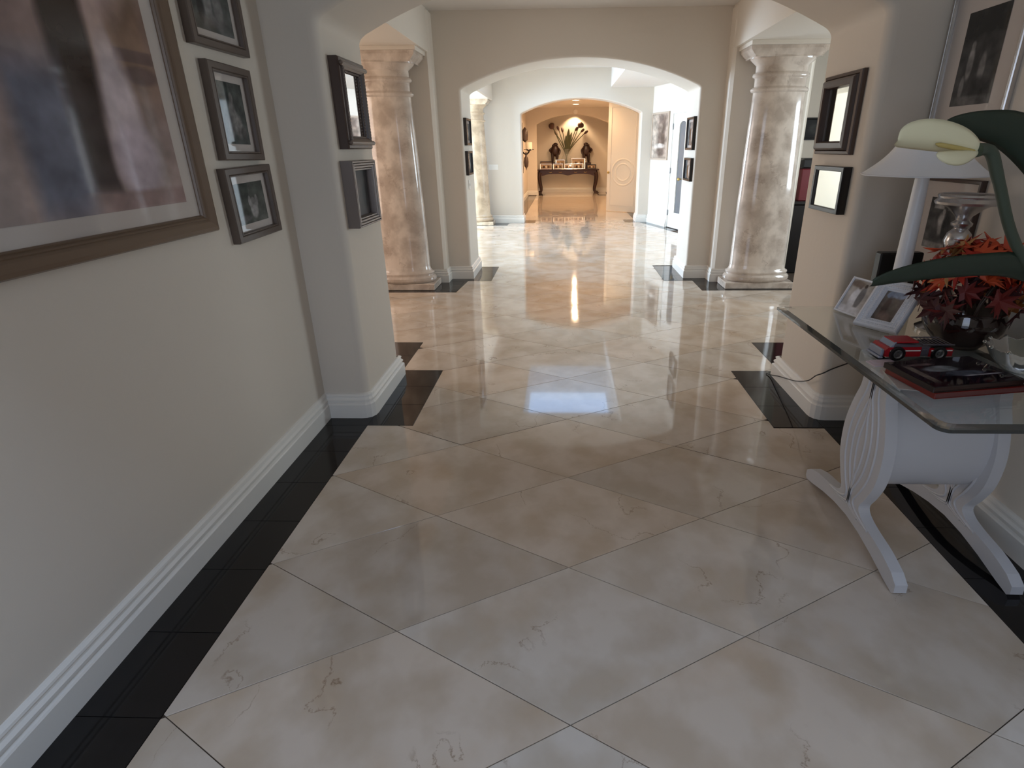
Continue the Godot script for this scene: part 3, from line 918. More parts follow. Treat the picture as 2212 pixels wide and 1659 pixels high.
	picture("wall_picture", "deep stepped pewter-grey frame with a dark photograph, lower one on the left pier", "picture", V(-1.189, 1.316, 3.075), left, 0.36, 0.355, ribbed, M.pewter, 0.0, paint(64, 64, Color(0.12, 0.1, 0.1), Color(0.2, 0.17, 0.17), [["e", 0.4, 0.5, 0.2, 0.3, 0.6, Color(0.26, 0.22, 0.21)], ["e", 0.75, 0.6, 0.12, 0.25, 0.6, Color(0.09, 0.08, 0.08)]], 0.1), 0.0, "", 0.75, 0.5)
	# right pier
	t = thing("wall_mirror", "tall brown wooden frame with deep steps and mirror glass, upper one on the right pier", "mirror", V(1.519, 1.705, 3.145), right)
	mb = MB.new()
	mb.frame(0.4, 0.41, [Vector2(0, 0.0), Vector2(0, 0.02), Vector2(0.004, 0.026), Vector2(0.018, 0.03), Vector2(0.022, 0.024), Vector2(0.026, 0.04), Vector2(0.034, 0.05), Vector2(0.06, 0.052), Vector2(0.066, 0.046), Vector2(0.07, 0.02)])
	obj("frame", mb, M.brown_wood, t)
	mb = MB.new()
	mb.box(Vector3(-0.132, -0.136, 0.001), Vector3(0.132, 0.136, 0.014))
	obj("mirror_glass", mb, M.dimmed_mirror, t)
	t = thing("wall_mirror", "small black box frame around a bright mirror, lower one on the right pier", "mirror", V(1.519, 1.317, 3.095), right)
	mb = MB.new()
	mb.frame(0.34, 0.245, [Vector2(0, 0.0), Vector2(0, 0.042), Vector2(0.003, 0.045), Vector2(0.022, 0.045), Vector2(0.025, 0.042), Vector2(0.026, 0.02)])
	obj("frame", mb, M.black_lacquer, t)
	mb = MB.new()
	mb.box(Vector3(-0.145, -0.098, 0.001), Vector3(0.145, 0.098, 0.034))
	obj("mirror_glass", mb, M.dimmed_mirror, t)
	# the four small ones on the jambs of the second arch
	var box_frame := [Vector2(0, 0.0), Vector2(0, 0.03), Vector2(0.003, 0.034), Vector2(0.024, 0.034), Vector2(0.027, 0.018)]
	var bw := paint(48, 48, grey(0.5), grey(0.4), [["e", 0.4, 0.55, 0.14, 0.3, 0.4, grey(0.25)], ["e", 0.66, 0.55, 0.14, 0.3, 0.4, grey(0.75)], ["e", 0.42, 0.2, 0.07, 0.08, 0.4, grey(0.6)], ["e", 0.64, 0.22, 0.07, 0.08, 0.4, grey(0.6)]], 0.06)
	picture("wall_picture", "thin black-framed photograph, upper one on the left jamb of the second arch", "picture", V(-1.163, 1.735, 6.69), left, 0.34, 0.3, box_frame, M.black_lacquer, 0.03, bw, 0.0, "black frames on the arch jambs")
	picture("wall_picture", "thin black-framed photograph, lower one on the left jamb, above a switch plate", "picture", V(-1.163, 1.385, 6.68), left, 0.34, 0.275, box_frame, M.black_lacquer, 0.0, bw, 0.0, "black frames on the arch jambs")
	picture("wall_picture", "thin black-framed photograph, upper one on the right jamb of the second arch", "picture", V(1.523, 1.69, 6.69), right, 0.36, 0.365, box_frame, M.black_lacquer, 0.03, bw, 0.0, "black frames on the arch jambs")
	picture("wall_picture", "thin black-framed photograph, lower one on the right jamb of the second arch", "picture", V(1.523, 1.288, 6.69), right, 0.36, 0.265, box_frame, M.black_lacquer, 0.0, bw, 0.0, "black frames on the arch jambs")
	mb = MB.new()
	mb.box(Vector3(-0.05, -0.055, 0), Vector3(0.05, 0.055, 0.006), 0.003)
	for s in [-0.022, 0.022]: mb.box(Vector3(s - 0.009, -0.016, 0.006), Vector3(s + 0.009, 0.016, 0.01), 0.002)
	var sw := obj("switch_plate", mb, M.trim_paint)
	sw.position = V(-1.164, 1.13, 6.68)
	sw.rotation.y = left
	tag(sw, "white double light switch plate under the small frames on the left arch jamb", "switch")
	mb = MB.new()
	mb.box(Vector3(-0.1, -0.055, 0), Vector3(0.1, 0.055, 0.006), 0.003)
	for k in 3: mb.box(Vector3(-0.07 + k * 0.055, -0.016, 0.006), Vector3(-0.04 + k * 0.055, 0.016, 0.01), 0.002)
	sw = obj("switch_plate", mb, M.trim_paint)
	sw.position = V(-1.5, 1.17, 11.719)
	tag(sw, "wide white switch plate on the bright far wall beside the yellow marble column", "switch")
	# right wall, behind the lamp
	var slim := [Vector2(0, 0.0), Vector2(0, 0.02), Vector2(0.003, 0.024), Vector2(0.008, 0.024), Vector2(0.01, 0.019), Vector2(0.013, 0.022), Vector2(0.016, 0.022), Vector2(0.018, 0.012)]
	var walk := paint(72, 100, grey(0.2), grey(0.3), [["r", 0.5, 0.12, 0.5, 0.14, 0.3, grey(0.16)], ["e", 0.3, 0.55, 0.08, 0.18, 0.4, grey(0.5)], ["e", 0.3, 0.36, 0.05, 0.05, 0.4, grey(0.45)], ["e", 0.62, 0.62, 0.08, 0.16, 0.4, grey(0.42)], ["e", 0.55, 0.82, 0.3, 0.12, 0.5, grey(0.22)], ["e", 0.2, 0.8, 0.06, 0.12, 0.4, grey(0.46)], ["r", 0.5, 0.96, 0.5, 0.06, 0.5, grey(0.36)]], 0.1)
	picture("wall_picture", "slim silver-framed black and white photograph on the right wall, above the lamp", "picture", V(1.809, 1.90, 2.59), right, 0.46, 0.6, slim, M.silver, 0.095, walk)
	var pair := paint(72, 80, grey(0.26), grey(0.34), [["r", 0.3, 0.14, 0.16, 0.07, 0.3, grey(0.6)], ["r", 0.7, 0.16, 0.12, 0.06, 0.3, grey(0.55)], ["e", 0.45, 0.5, 0.12, 0.22, 0.4, grey(0.62)], ["e", 0.62, 0.55, 0.12, 0.26, 0.4, grey(0.2)], ["e", 0.48, 0.26, 0.05, 0.06, 0.4, grey(0.6)], ["e", 0.3, 0.7, 0.1, 0.25, 0.5, grey(0.3)], ["r", 0.5, 0.94, 0.5, 0.07, 0.5, grey(0.5)]], 0.1)
	picture("wall_picture", "framed black and white photograph with white mount, behind the lamp post on the right wall", "picture", V(1.809, 1.19, 2.565), right, 0.4, 0.42, [Vector2(0, 0.0), Vector2(0, 0.02), Vector2(0.004, 0.024), Vector2(0.014, 0.024), Vector2(0.018, 0.012)], M.brown_wood, 0.075, pair)

# ====================================================================== what stands far away
func hall_far() -> void:
	var mb: MB
	# slanted wall: tall print and the glazed door
	var a := V(1.815, 0, 11.78)
	var b := V(2.27, 0, 10.45)
	var along := (b - a).normalized()
	var face := Vector3(along.z, 0, -along.x)
	if face.x > 0: face = -face
	var turn := atan2(face.x, face.z)
	var tall := paint(64, 110, Color(0.66, 0.6, 0.55), Color(0.6, 0.55, 0.5), [["r", 0.14, 0.5, 0.14, 0.5, 0.3, Color(0.72, 0.66, 0.6)], ["r", 0.62, 0.4, 0.22, 0.36, 0.5, Color(0.42, 0.37, 0.34)], ["e", 0.55, 0.3, 0.12, 0.1, 0.5, Color(0.58, 0.52, 0.47)], ["e", 0.7, 0.55, 0.1, 0.18, 0.4, Color(0.34, 0.3, 0.28)], ["e", 0.5, 0.72, 0.35, 0.06, 0.5, Color(0.78, 0.74, 0.7)], ["e", 0.6, 0.86, 0.26, 0.09, 0.5, Color(0.44, 0.39, 0.36)]], 0.1)
	picture("wall_picture", "tall sepia print in pale frame on the brightly lit slanted wall beside the glazed door", "picture", a + along * 0.425 + face * 0.002 + Vector3.UP * 1.745, turn, 0.7, 0.9, [Vector2(0, 0.0), Vector2(0, 0.02), Vector2(0.004, 0.024), Vector2(0.03, 0.024), Vector2(0.036, 0.014)], mat("pale_wood", Color8(186, 168, 150), 0.5), 0.0, tall, 0.0, "", 0.35, 0.3)
	var door := Node3D.new()
	door.name = "door_1"
	door.set_meta("kind", "structure")
	door.set_meta("label", "white door with a tall arch-topped glass pane")
	door.transform = Transform3D(Basis(Vector3.UP, turn), a + along * 1.275)
	add_child(door)
	# local x runs from the near end (-) to the far end (+) or back, whichever the turn gives
	var sgn := 1.0 if (door.basis.x).dot(along) > 0 else -1.0
	mb = MB.new()
	var hole := PackedVector2Array()
	for i in 13:
		var t := PI * i / 12
		hole.append(Vector2(0.125 * cos(t), 1.9 + 0.1 * sin(t)))
	hole.append(Vector2(-0.125, 0.31))
	hole.append(Vector2(0.125, 0.31))
	var pl := PackedVector2Array([Vector2(-0.355, 0.01), Vector2(-0.355, 2.14), Vector2(0.355, 2.14), Vector2(0.355, 0.01)])
	# the leaf as two halves round the pane, joined on the pane's axis
	for s in [-1.0, 1.0]:
		var half := PackedVector2Array([Vector2(0, 0.01), Vector2(s * 0.355, 0.01), Vector2(s * 0.355, 2.14), Vector2(0, 2.14), Vector2(0, 2.0)])
		for i in range(5, -1, -1):
			var t := PI / 2 * i / 6
			half.append(Vector2(s * 0.125 * cos(t), 1.9 + 0.1 * sin(t)))
		half.append(Vector2(s * 0.125, 0.31))
		half.append(Vector2(0, 0.31))
		mb.prism(half, Vector3(0, 0, -0.045), Vector3.RIGHT, Vector3.UP, Vector3(0, 0, 0.04))
	obj("door_leaf", mb, M.trim_paint, door)
	mb = MB.new()
	mb.prism(hole, Vector3(0, 0, -0.03), Vector3.RIGHT, Vector3.UP, Vector3(0, 0, 0.006))
	var gm := mat("door_glass", Color8(120, 124, 128, 200), 0.05)
	gm.transparency = BaseMaterial3D.TRANSPARENCY_ALPHA
	gm.albedo_color.a = 0.8
	obj("glass_pane", mb, gm, door)
	mb = MB.new()
	for e in [[-0.385, -0.357, 2.17], [0.357, 0.385, 2.17]]:
		mb.box(Vector3(e[0], 0, -0.06), Vector3(e[1], e[2], 0.012), 0.004)
	mb.box(Vector3(-0.385, 2.142, -0.06), Vector3(0.385, 2.17, 0.012), 0.004)
	obj("door_frame", mb, M.trim_paint, door)
	for y in [0.295, 1.104, 1.91]:
		mb = MB.new()
		mb.box(Vector3(-sgn * 0.352 - 0.014, y - 0.05, -0.004), Vector3(-sgn * 0.352 + 0.014, y + 0.05, 0.014), 0.003)
		mb.tube([Vector3(-sgn * 0.35, y - 0.055, 0.014), Vector3(-sgn * 0.35, y + 0.055, 0.014)], [0.009], 8)
		obj("hinge", mb, M.steel, door)
	mb = MB.new()
	mb.ball(Vector3(sgn * 0.06, 0.96, 0.05), Vector3(0.03, 0.03, 0.025))
	mb.tube([Vector3(sgn * 0.06, 0.96, -0.005), Vector3(sgn * 0.06, 0.96, 0.04)], [0.012], 10)
	obj("door_knob", mb, M.brass, door)
	mb = MB.new()
	mb.box(Vector3(-0.36, -0.002, -0.08), Vector3(0.36, 0.009, 0.02), 0.003)
	obj("threshold", mb, M.iron, door)
	# the room behind that door
	mb = MB.new()
	mb.box(Vector3(-0.6, 0, -1.0), Vector3(0.6, 2.4, -0.95))
	obj("recess_wall", mb, M.wall_paint, door)
	# cream door leaf standing open in the warm hall, with rings in relief and an arched head
	var h0 := V(1.80, 0, 13.39)
	var h1 := V(1.108, 0, 13.86)
	var da := (h1 - h0).normalized()
	var dn := Vector3(da.z, 0, -da.x)
	if dn.z < 0: dn = -dn
	var dl := Node3D.new()
	dl.name = "door_2"
	dl.set_meta("kind", "structure")
	dl.set_meta("label", "tall cream door leaf with an arched head and rings in relief, standing open")
	dl.transform = Transform3D(Basis(da, Vector3.UP, da.cross(Vector3.UP)), h0)
	add_child(dl)
	var out := 1.0 if dl.basis.z.dot(dn) > 0 else -1.0
	var wd := h0.distance_to(h1)
	mb = MB.new()
	var leaf := PackedVector2Array([Vector2(0, 0.012), Vector2(wd, 0.012)])
	for i in 13:
		var t := i / 12.0
		leaf.append(Vector2(wd * (1 - t), 2.56 - 0.24 * t * t))
	mb.prism(leaf, Vector3(0, 0, -0.02), Vector3.RIGHT, Vector3.UP, Vector3(0, 0, 0.04))
	obj("door_leaf", mb, M.door_cream, dl)
	for r in [0.31, 0.2]:
		mb = MB.new()
		var pts := []
		for i in 49:
			var t := TAU * i / 48
			pts.append(Vector3(0.39 + r * cos(t) * 0.98, 0.96 + r * sin(t), out * 0.008))
		mb.tube(pts, [0.026], 10, false)
		obj("ring_moulding", mb, M.door_cream, dl)
	mb = MB.new()
	var arcp := []
	for i in 15:
		var t := i / 14.0
		arcp.append(Vector3(lerpf(wd - 0.09, 0.07, t), 2.40 - 0.03 + 0.09 * sin(PI * (0.35 + 0.5 * t)) - 0.12 * t * t, out * 0.012))
	arcp.append(Vector3(0.07, 0.15, out * 0.012))
	arcp.append(Vector3(wd - 0.09, 0.15, out * 0.012))
	arcp.append(arcp[0])
	mb.tube(arcp, [0.016], 6, false)
	obj("panel_moulding", mb, M.door_cream, dl)
	mb = MB.new()
	mb.ball(Vector3(wd - 0.055, 0.955, out * 0.06), Vector3(0.03, 0.03, 0.025))
	mb.tube([Vector3(wd - 0.055, 0.955, out * 0.02), Vector3(wd - 0.055, 0.955, out * 0.05)], [0.012], 10)
	obj("door_knob", mb, M.brass, dl)
	# lamps in the warm hall's ceiling
	var bulb := mat("lamp_glow", Color8(255, 240, 214), 0.5)
	bulb.emission_enabled = true
	bulb.emission = Color8(255, 226, 184)
	bulb.emission_energy_multiplier = 8.0
	for e in [[0.31, 13.5, "the nearest of five in the row"], [0.31, 14.05, "second of five from the arch"], [0.32, 15.15, "glimpsed at the crown of the third arch"], [0.34, 16.0, "fourth of five from the arch"], [0.37, 17.4, "last of the row before the niche"]]:
		var t := thing("ceiling_downlight", "round recessed ceiling light in the warm hall, " + e[2], "ceiling light", V(e[0], 2.795, e[1]), 0.0, "downlights of the warm hall")
		mb = MB.new()
		mb.lathe([Vector2(0.16, 0), Vector2(0.16, -0.006), Vector2(0.12, -0.012), Vector2(0.105, -0.004), Vector2(0.105, 0)], 24, Vector3.ZERO)
		obj("trim_ring", mb, M.trim_paint, t)
		mb = MB.new()
		mb.lathe([Vector2(0.001, -0.02), Vector2(0.06, -0.016), Vector2(0.105, -0.004)], 24, Vector3.ZERO)
		obj("lamp_glass", mb, bulb, t)
		var l := SpotLight3D.new()
		l.name = "downlight_lamp"
		l.light_color = Color8(255, 212, 168)
		l.light_energy = 0.8 if e[1] < 13.6 else 2.7
		l.spot_angle = 84.0
		l.spot_angle_attenuation = 0.6
		l.spot_range = 30.0
		l.spot_attenuation = 2.0
		l.light_size = 0.05
		l.shadow_enabled = true
		l.position = Vector3(0, -0.05, 0)
		l.rotation.x = -PI / 2
		t.add_child(l)
	var t := thing("niche_spotlight", "small round spotlight in the ceiling of the far niche", "ceiling light", V(0.39, 2.795, 19.72))
	mb = MB.new()
	mb.lathe([Vector2(0.08, 0), Vector2(0.08, -0.03), Vector2(0.06, -0.034), Vector2(0.05, -0.02)], 20, Vector3.ZERO)
	obj("housing", mb, M.trim_paint, t)
	mb = MB.new()
	mb.lathe([Vector2(0.001, -0.024), Vector2(0.05, -0.02)], 20, Vector3.ZERO)
	obj("lamp_glass", mb, bulb, t)
	var sp := SpotLight3D.new()
	sp.name = "niche_lamp"
	sp.light_color = Color8(255, 218, 172)
	sp.light_energy = 2.2
	sp.spot_angle = 52.0
	sp.spot_angle_attenuation = 0.5
	sp.spot_range = 20.0
	sp.spot_attenuation = 2.0
	sp.light_size = 0.04
	sp.shadow_enabled = true
	sp.position = Vector3(0, -0.05, 0)
	sp.rotation.x = -PI / 2 + 0.12
	t.add_child(sp)
	mb = MB.new()
	mb.lathe([Vector2(0.075, 0), Vector2(0.075, 0.02), Vector2(0.06, 0.035), Vector2(0.001, 0.038)], 20, Vector3.ZERO)
	var det := obj("smoke_detector", mb, M.trim_paint)
	det.position = V(0.393, 2.66, 18.8)
	det.rotation.x = PI / 2
	tag(det, "small round white detector on the wall above the niche arch", "detector")
	# side room on the right
	picture("wall_picture", "small dark picture on the dim wall of the side room beyond the right marble column", "picture", V(3.62, 1.77, 8.198), 0.0, 0.36, 0.3, [Vector2(0, 0.0), Vector2(0, 0.02), Vector2(0.02, 0.024), Vector2(0.03, 0.012)], M.black_lacquer, 0.0, paint(32, 32, grey(0.12), grey(0.1), [["e", 0.5, 0.5, 0.3, 0.3, 0.6, grey(0.2)]], 0.1), 0.0, "", 0.35, 0.7)
	t = thing("cabinet", "tall dark and deep red object, half hidden between right column and right pier", "cabinet", V(3.19, 0, 6.9))  # dark red object of unclear kind, built in cabinet form
	mb = MB.new()
	mb.box(Vector3(-0.36, 0, -0.2), Vector3(0.36, 0.86, 0.2), 0.01)
	mb.box(Vector3(-0.38, 0.86, -0.22), Vector3(0.38, 0.9, 0.22), 0.008)
	obj("body", mb, M.black_lacquer, t)
	mb = MB.new()
	mb.box(Vector3(-0.28, 0.9, -0.16), Vector3(0.06, 1.28, 0.14), 0.01)
	obj("red_front", mb, mat("deep_red", Color8(104, 28, 34), 0.35), t)
	mb = MB.new()
	mb.box(Vector3(-0.29, 1.28, -0.17), Vector3(0.07, 1.4, 0.15), 0.02)
	obj("cornice", mb, M.black_lacquer, t)
	mb = MB.new()
	mb.ball(Vector3(-0.06, 0.97, 0.17), Vector3(0.035, 0.035, 0.03))
	obj("knob", mb, M.trim_paint, t)
	far_console()

func far_console() -> void:
	var mb := MB.new()
	var t := thing("console_table", "long dark carved console table with cabriole legs standing in the far niche", "table", V(0.15, 0, 19.62))
	mb.box(Vector3(-1.1, 0.79, -0.3), Vector3(1.1, 0.825, 0.3), 0.01)
	obj("tabletop", mb, M.dark_wood, t)
	mb = MB.new()
	var ap := PackedVector2Array([Vector2(-1.04, 0.79), Vector2(-1.04, 0.62), Vector2(-0.97, 0.6)])
	for i in 25:
		var s := -0.85 + 1.7 * i / 24.0
		ap.append(Vector2(s, 0.675 - 0.05 * exp(-pow(s / 0.16, 2)) - 0.05 * pow(absf(s) / 0.85, 8)))
	ap.append_array([Vector2(0.97, 0.6), Vector2(1.04, 0.62), Vector2(1.04, 0.79)])
	for z in [0.24, -0.27]:
		mb.prism(ap, Vector3(0, 0, z), Vector3.RIGHT, Vector3.UP, Vector3(0, 0, 0.03))
	mb.box(Vector3(-1.04, 0.64, -0.27), Vector3(-1.0, 0.79, 0.27))
	mb.box(Vector3(1.0, 0.64, -0.27), Vector3(1.04, 0.79, 0.27))
	obj("apron", mb, M.dark_wood, t)
	for s in [[-1, 1], [1, 1], [-1, -1], [1, -1]]:
		mb = MB.new()
		var sx: float = s[0]
		var sz: float = s[1]
		var pts := smooth_path([Vector3(sx * 0.99, 0.72, sz * 0.25), Vector3(sx * 1.02, 0.58, sz * 0.265), Vector3(sx * 1.0, 0.38, sz * 0.25), Vector3(sx * 0.955, 0.16, sz * 0.235), Vector3(sx * 0.97, 0.05, sz * 0.25), Vector3(sx * 1.05, 0.016, sz * 0.28)], 5)
		var rr := []
		for i in pts.size():
			var q := i / float(pts.size() - 1)
			rr.append(lerpf(0.075, 0.028, pow(q, 0.7)) + (0.012 * smoothstep(0.85, 0.95, q)))
		mb.tube(pts, rr, 10)
		mb.ball(Vector3(sx * 1.05, 0.028, sz * 0.28), Vector3(0.06, 0.028, 0.04), 10, 6)
		obj("leg", mb, M.dark_wood, t)
	for x in [-0.62, -0.27, 0.27, 0.62]:
		mb = MB.new()
		mb.tube(smooth_path([Vector3(x - 0.05, 0.74, 0.272), Vector3(x, 0.725, 0.29), Vector3(x + 0.05, 0.74, 0.272)], 4), [0.009], 6)
		obj("drawer_pull", mb, M.brass, t)
	# photo frames on it, front row then back row: x centre, width, height, d, base colour, label
	var shot := paint(40, 30, Color(0.62, 0.52, 0.42), Color(0.5, 0.42, 0.34), [["e", 0.3, 0.6, 0.1, 0.3, 0.4, Color(0.2, 0.14, 0.12)], ["e", 0.55, 0.55, 0.1, 0.3, 0.4, Color(0.86, 0.8, 0.72)], ["e", 0.75, 0.62, 0.09, 0.3, 0.4, Color(0.3, 0.22, 0.18)]], 0.08)
	var rows := [
		[-0.63, 0.42, 0.2, 19.42, "silver", "leftmost small silver photo frame in the front row on the far console"],
		[-0.2, 0.36, 0.2, 19.40, "silver", "white and silver photo frame left of centre in the far console's front row"],
		[0.17, 0.3, 0.19, 19.42, "silver", "small silver photo frame at the middle of the far console's front row"],
		[0.52, 0.36, 0.2, 19.40, "silver", "silver photo frame right of centre in the far console's front row"],
		[0.98, 0.34, 0.16, 19.42, "black_lacquer", "dark low photo frame at the right end of the far console"],
		[-0.62, 0.44, 0.27, 19.6, "dark_wood", "dark wooden photo frame standing behind the leftmost silver one"],
		[-0.12, 0.34, 0.33, 19.56, "silver", "tall silver photo frame in the second row, left of the vase"],
		[0.52, 0.5, 0.37, 19.56, "silver", "wide silver photo frame in the second row, right of the vase"]]
	for r in rows:
		var fr := thing("photo_frame", r[5], "photo frame", V(r[0], 0.826, r[3]), 0.0, "photo frames on the far console")
		fr.rotation.x = -0.16
		mb = MB.new()
		mb.frame(r[1], r[2], [Vector2(0, 0.0), Vector2(0, 0.014), Vector2(0.006, 0.02), Vector2(0.03, 0.018), Vector2(0.036, 0.008)])
		mb.moved(Transform3D(Basis(), Vector3(0, r[2] / 2, 0)))
		obj("frame", mb, M[r[4]], fr)
		mb = MB.new()
		var w: float = r[1] / 2 - 0.034
		var h: float = r[2] / 2 - 0.034
		var c := Vector3(0, r[2] / 2, 0.007)
		mb.pic(c + Vector3(-w, h, 0), c + Vector3(w, h, 0), c + Vector3(w, -h, 0), c + Vector3(-w, -h, 0), Vector3.BACK)
		mb.quad(c + Vector3(-w, h, -0.006), c + Vector3(w, h, -0.006), c + Vector3(w, -h, -0.006), c + Vector3(-w, -h, -0.006), Vector3.FORWARD)
		obj("photograph", mb, glossy_print(shot), fr)
		mb = MB.new()
		mb.box(Vector3(-0.03, 0.01, -0.07), Vector3(0.03, r[2] * 0.7, -0.006))
		mb.moved(Transform3D(Basis(Vector3.RIGHT, 0.0), Vector3.ZERO))
		obj("easel_back", mb, M.black_lacquer, fr)
	# two dark carved figures on a pair of legs
	for e in [[-0.31, "left", 1.0], [0.81, "right", -1.0]]:
		var st := thing("carved_statue", "dark carved standing figure at the %s of the vase on the far console" % e[1], "statue", V(e[0], 0.826, 19.80), 0.0, "pair of dark statues")
		var k: float = e[2]
		mb = MB.new()
		mb.box(Vector3(-0.17, 0, -0.1), Vector3(0.17, 0.22, 0.1), 0.015)
		obj("stand", mb, M.dark_wood, st)
		mb = MB.new()
		mb.lathe([Vector2(0.001, 0.42), Vector2(0.1, 0.46), Vector2(0.15, 0.55), Vector2(0.155, 0.66), Vector2(0.12, 0.76), Vector2(0.07, 0.81), Vector2(0.001, 0.82)], 16, Vector3.ZERO, 1.0, 0.6)
		for s in [-0.085, 0.07]:
			mb.tube([Vector3(s, 0.54, 0), Vector3(s * 1.05, 0.38, 0.02), Vector3(s * 1.1, 0.225, 0)], [0.07, 0.05, 0.04], 10)
		mb.tube(smooth_path([Vector3(k * 0.12, 0.7, 0), Vector3(k * 0.17, 0.62, 0.05), Vector3(k * 0.14, 0.5, 0.08)], 4), [0.035], 8)
		mb.tube(smooth_path([Vector3(-k * 0.12, 0.7, 0), Vector3(-k * 0.19, 0.64, 0.03), Vector3(-k * 0.13, 0.57, 0.1)], 4), [0.035], 8)
		obj("body", mb, M.dark_wood, st)
		mb = MB.new()
		mb.ball(Vector3(k * 0.02, 0.83, 0.02), Vector3(0.085, 0.06, 0.07))
		mb.ball(Vector3(-k * 0.05, 0.8, 0.05), Vector3(0.06, 0.035, 0.05))
		obj("head", mb, M.dark_wood, st)
	# glass vase with stems
	var gl := StandardMaterial3D.new()
	gl.resource_name = "vase_glass"
	gl.albedo_color = Color(0.82, 0.84, 0.82, 0.16)
	gl.transparency = BaseMaterial3D.TRANSPARENCY_ALPHA
	gl.roughness = 0.04
	gl.metallic_specular = 0.9
	gl.cull_mode = BaseMaterial3D.CULL_DISABLED
	M.vase_glass = gl
	var vs := thing("glass_vase", "clear round glass vase holding tall stems at the middle of the far console", "vase", V(0.1, 0.826, 19.75))
	mb = MB.new()
	mb.lathe([Vector2(0.001, 0.004), Vector2(0.12, 0.004), Vector2(0.15, 0.05), Vector2(0.2, 0.2), Vector2(0.19, 0.36), Vector2(0.12, 0.48), Vector2(0.085, 0.55), Vector2(0.1, 0.62), Vector2(0.13, 0.66)], 28, Vector3.ZERO, 1.0, 0.7)
	obj("bowl", mb, gl, vs)
	mb = MB.new()
	mb.lathe([Vector2(0.13, 0.66), Vector2(0.136, 0.666), Vector2(0.13, 0.672), Vector2(0.124, 0.666), Vector2(0.13, 0.66)], 28, Vector3.ZERO, 1.0, 0.7)
	obj("rim", mb, M.silver, vs)
	var green := mat("dull_green", Color8(92, 92, 62), 0.55)
	var dusk := mat("dry_bloom", Color8(96, 66, 56), 0.6)
	var fl := thing("flower_arrangement", "spray of tall lilies and long stems in the vase on the far console", "flowers", V(0.1, 0.85, 19.75))
	for e in [[-0.46, 1.33, 0.0], [-0.26, 1.26, 0.03], [-0.13, 1.2, -0.03], [0.3, 1.24, 0.02], [0.42, 1.36, -0.02], [0.5, 1.2, 0.05], [0.62, 1.15, 0.0], [-0.33, 1.1, -0.05]]:
		mb = MB.new()
		var tip := Vector3(e[0], e[1], e[2])
		mb.tube(smooth_path([Vector3(e[0] * -0.12, 0.03, 0), Vector3(e[0] * 0.08, 0.5, e[2] * 0.3), Vector3(e[0] * 0.5, 0.85, e[2]), tip], 4), [0.016], 6)
		obj("stem", mb, green, fl)
		mb = MB.new()
		var ax := Vector3(e[0], 0.5, e[2]).normalized()
		var big: bool = absf(e[0]) > 0.4 and e[1] > 1.3
		var rws := []
		for i in 7:
			var s := i / 6.0
			var row := PackedVector3Array()
			for j in 10:
				var an := TAU * j / 10
				var rad := (0.11 if big else 0.045) * sin(PI * (0.1 + 0.75 * s)) * (1.0 + 0.25 * cos(an * 3) * s)
				row.append(tip + ax * s * (0.2 if big else 0.16) + (ax.cross(Vector3.BACK).normalized() * cos(an) + Vector3.BACK * sin(an)) * rad)
			rws.append(row)
		mb.grid(rws, true)
		obj("bloom", mb, dusk, fl)
	for e in [[0.08, 1.32, 0.075], [-0.02, 1.1, 0.05], [0.18, 1.2, 0.06]]:
		mb = MB.new()
		leaf_sheet(mb, [Vector3(0, 0.4, 0), Vector3(e[0] * 0.5, 0.8, 0.02), Vector3(e[0], e[1], 0.0)], Vector3(1, 0, 0.2), e[2], 0.2)
		obj("leaf", mb, green, fl)
	# candle sconce on the left wall
	var s := thing("wall_sconce", "wrought iron wall sconce with scalloped candle cup, left wall of the warm hall", "sconce", V(-1.249, 1.53, 16.6), PI / 2)
	mb = MB.new()
	mb.prism(PackedVector2Array([Vector2(-0.09, -0.6), Vector2(0, -0.7), Vector2(0.09, -0.6), Vector2(0.07, -0.3), Vector2(0.1, 0.0), Vector2(0.07, 0.35), Vector2(0.06, 0.55), Vector2(0, 0.72), Vector2(-0.06, 0.55), Vector2(-0.07, 0.35), Vector2(-0.1, 0.0), Vector2(-0.07, -0.3)]), Vector3(0, 0, 0), Vector3.RIGHT, Vector3.UP, Vector3(0, 0, 0.03))
	obj("backplate", mb, M.iron, s)
	mb = MB.new()
	mb.lathe([Vector2(0.02, 0.18), Vector2(0.09, 0.24), Vector2(0.1, 0.36), Vector2(0.09, 0.5), Vector2(0.03, 0.58), Vector2(0.001, 0.6)], 8, Vector3(0, 0, 0.1), 1.0, 0.9)
	mb.tube([Vector3(0, 0.38, 0.02), Vector3(0, 0.38, 0.1)], [0.03], 8)
	obj("carved_finial", mb, M.brown_wood, s)
	mb = MB.new()
	mb.tube(smooth_path([Vector3(0, -0.1, 0.02), Vector3(0, -0.16, 0.12), Vector3(0, -0.1, 0.2), Vector3(0, -0.05, 0.21)], 5), [0.022], 8)
	var cup := []
	for i in 5:
		var q := i / 4.0
		var row := PackedVector3Array()
		for j in 36:
			var an := TAU * j / 36
			var r := lerpf(0.05, 0.15, q)
			row.append(Vector3(cos(an) * r, -0.06 + 0.06 * q + (0.03 * absf(sin(an * 5)) - 0.04) * q * q, 0.21 + sin(an) * r))
		cup.append(row)
	mb.grid(cup, true)
	obj("candle_cup", mb, M.iron, s)
	mb = MB.new()
	mb.lathe([Vector2(0.001, -0.62), Vector2(0.02, -0.55), Vector2(0.06, -0.5), Vector2(0.075, -0.38), Vector2(0.06, -0.26), Vector2(0.03, -0.22), Vector2(0.02, -0.1)], 10, Vector3(0, 0, 0.12))
	obj("lower_finial", mb, M.brown_wood, s)
	mb = MB.new()
	mb.lathe([Vector2(0.001, 0), Vector2(0.095, 0), Vector2(0.095, 0.2), Vector2(0.085, 0.21), Vector2(0.03, 0.2), Vector2(0.001, 0.2)], 24, Vector3.ZERO)
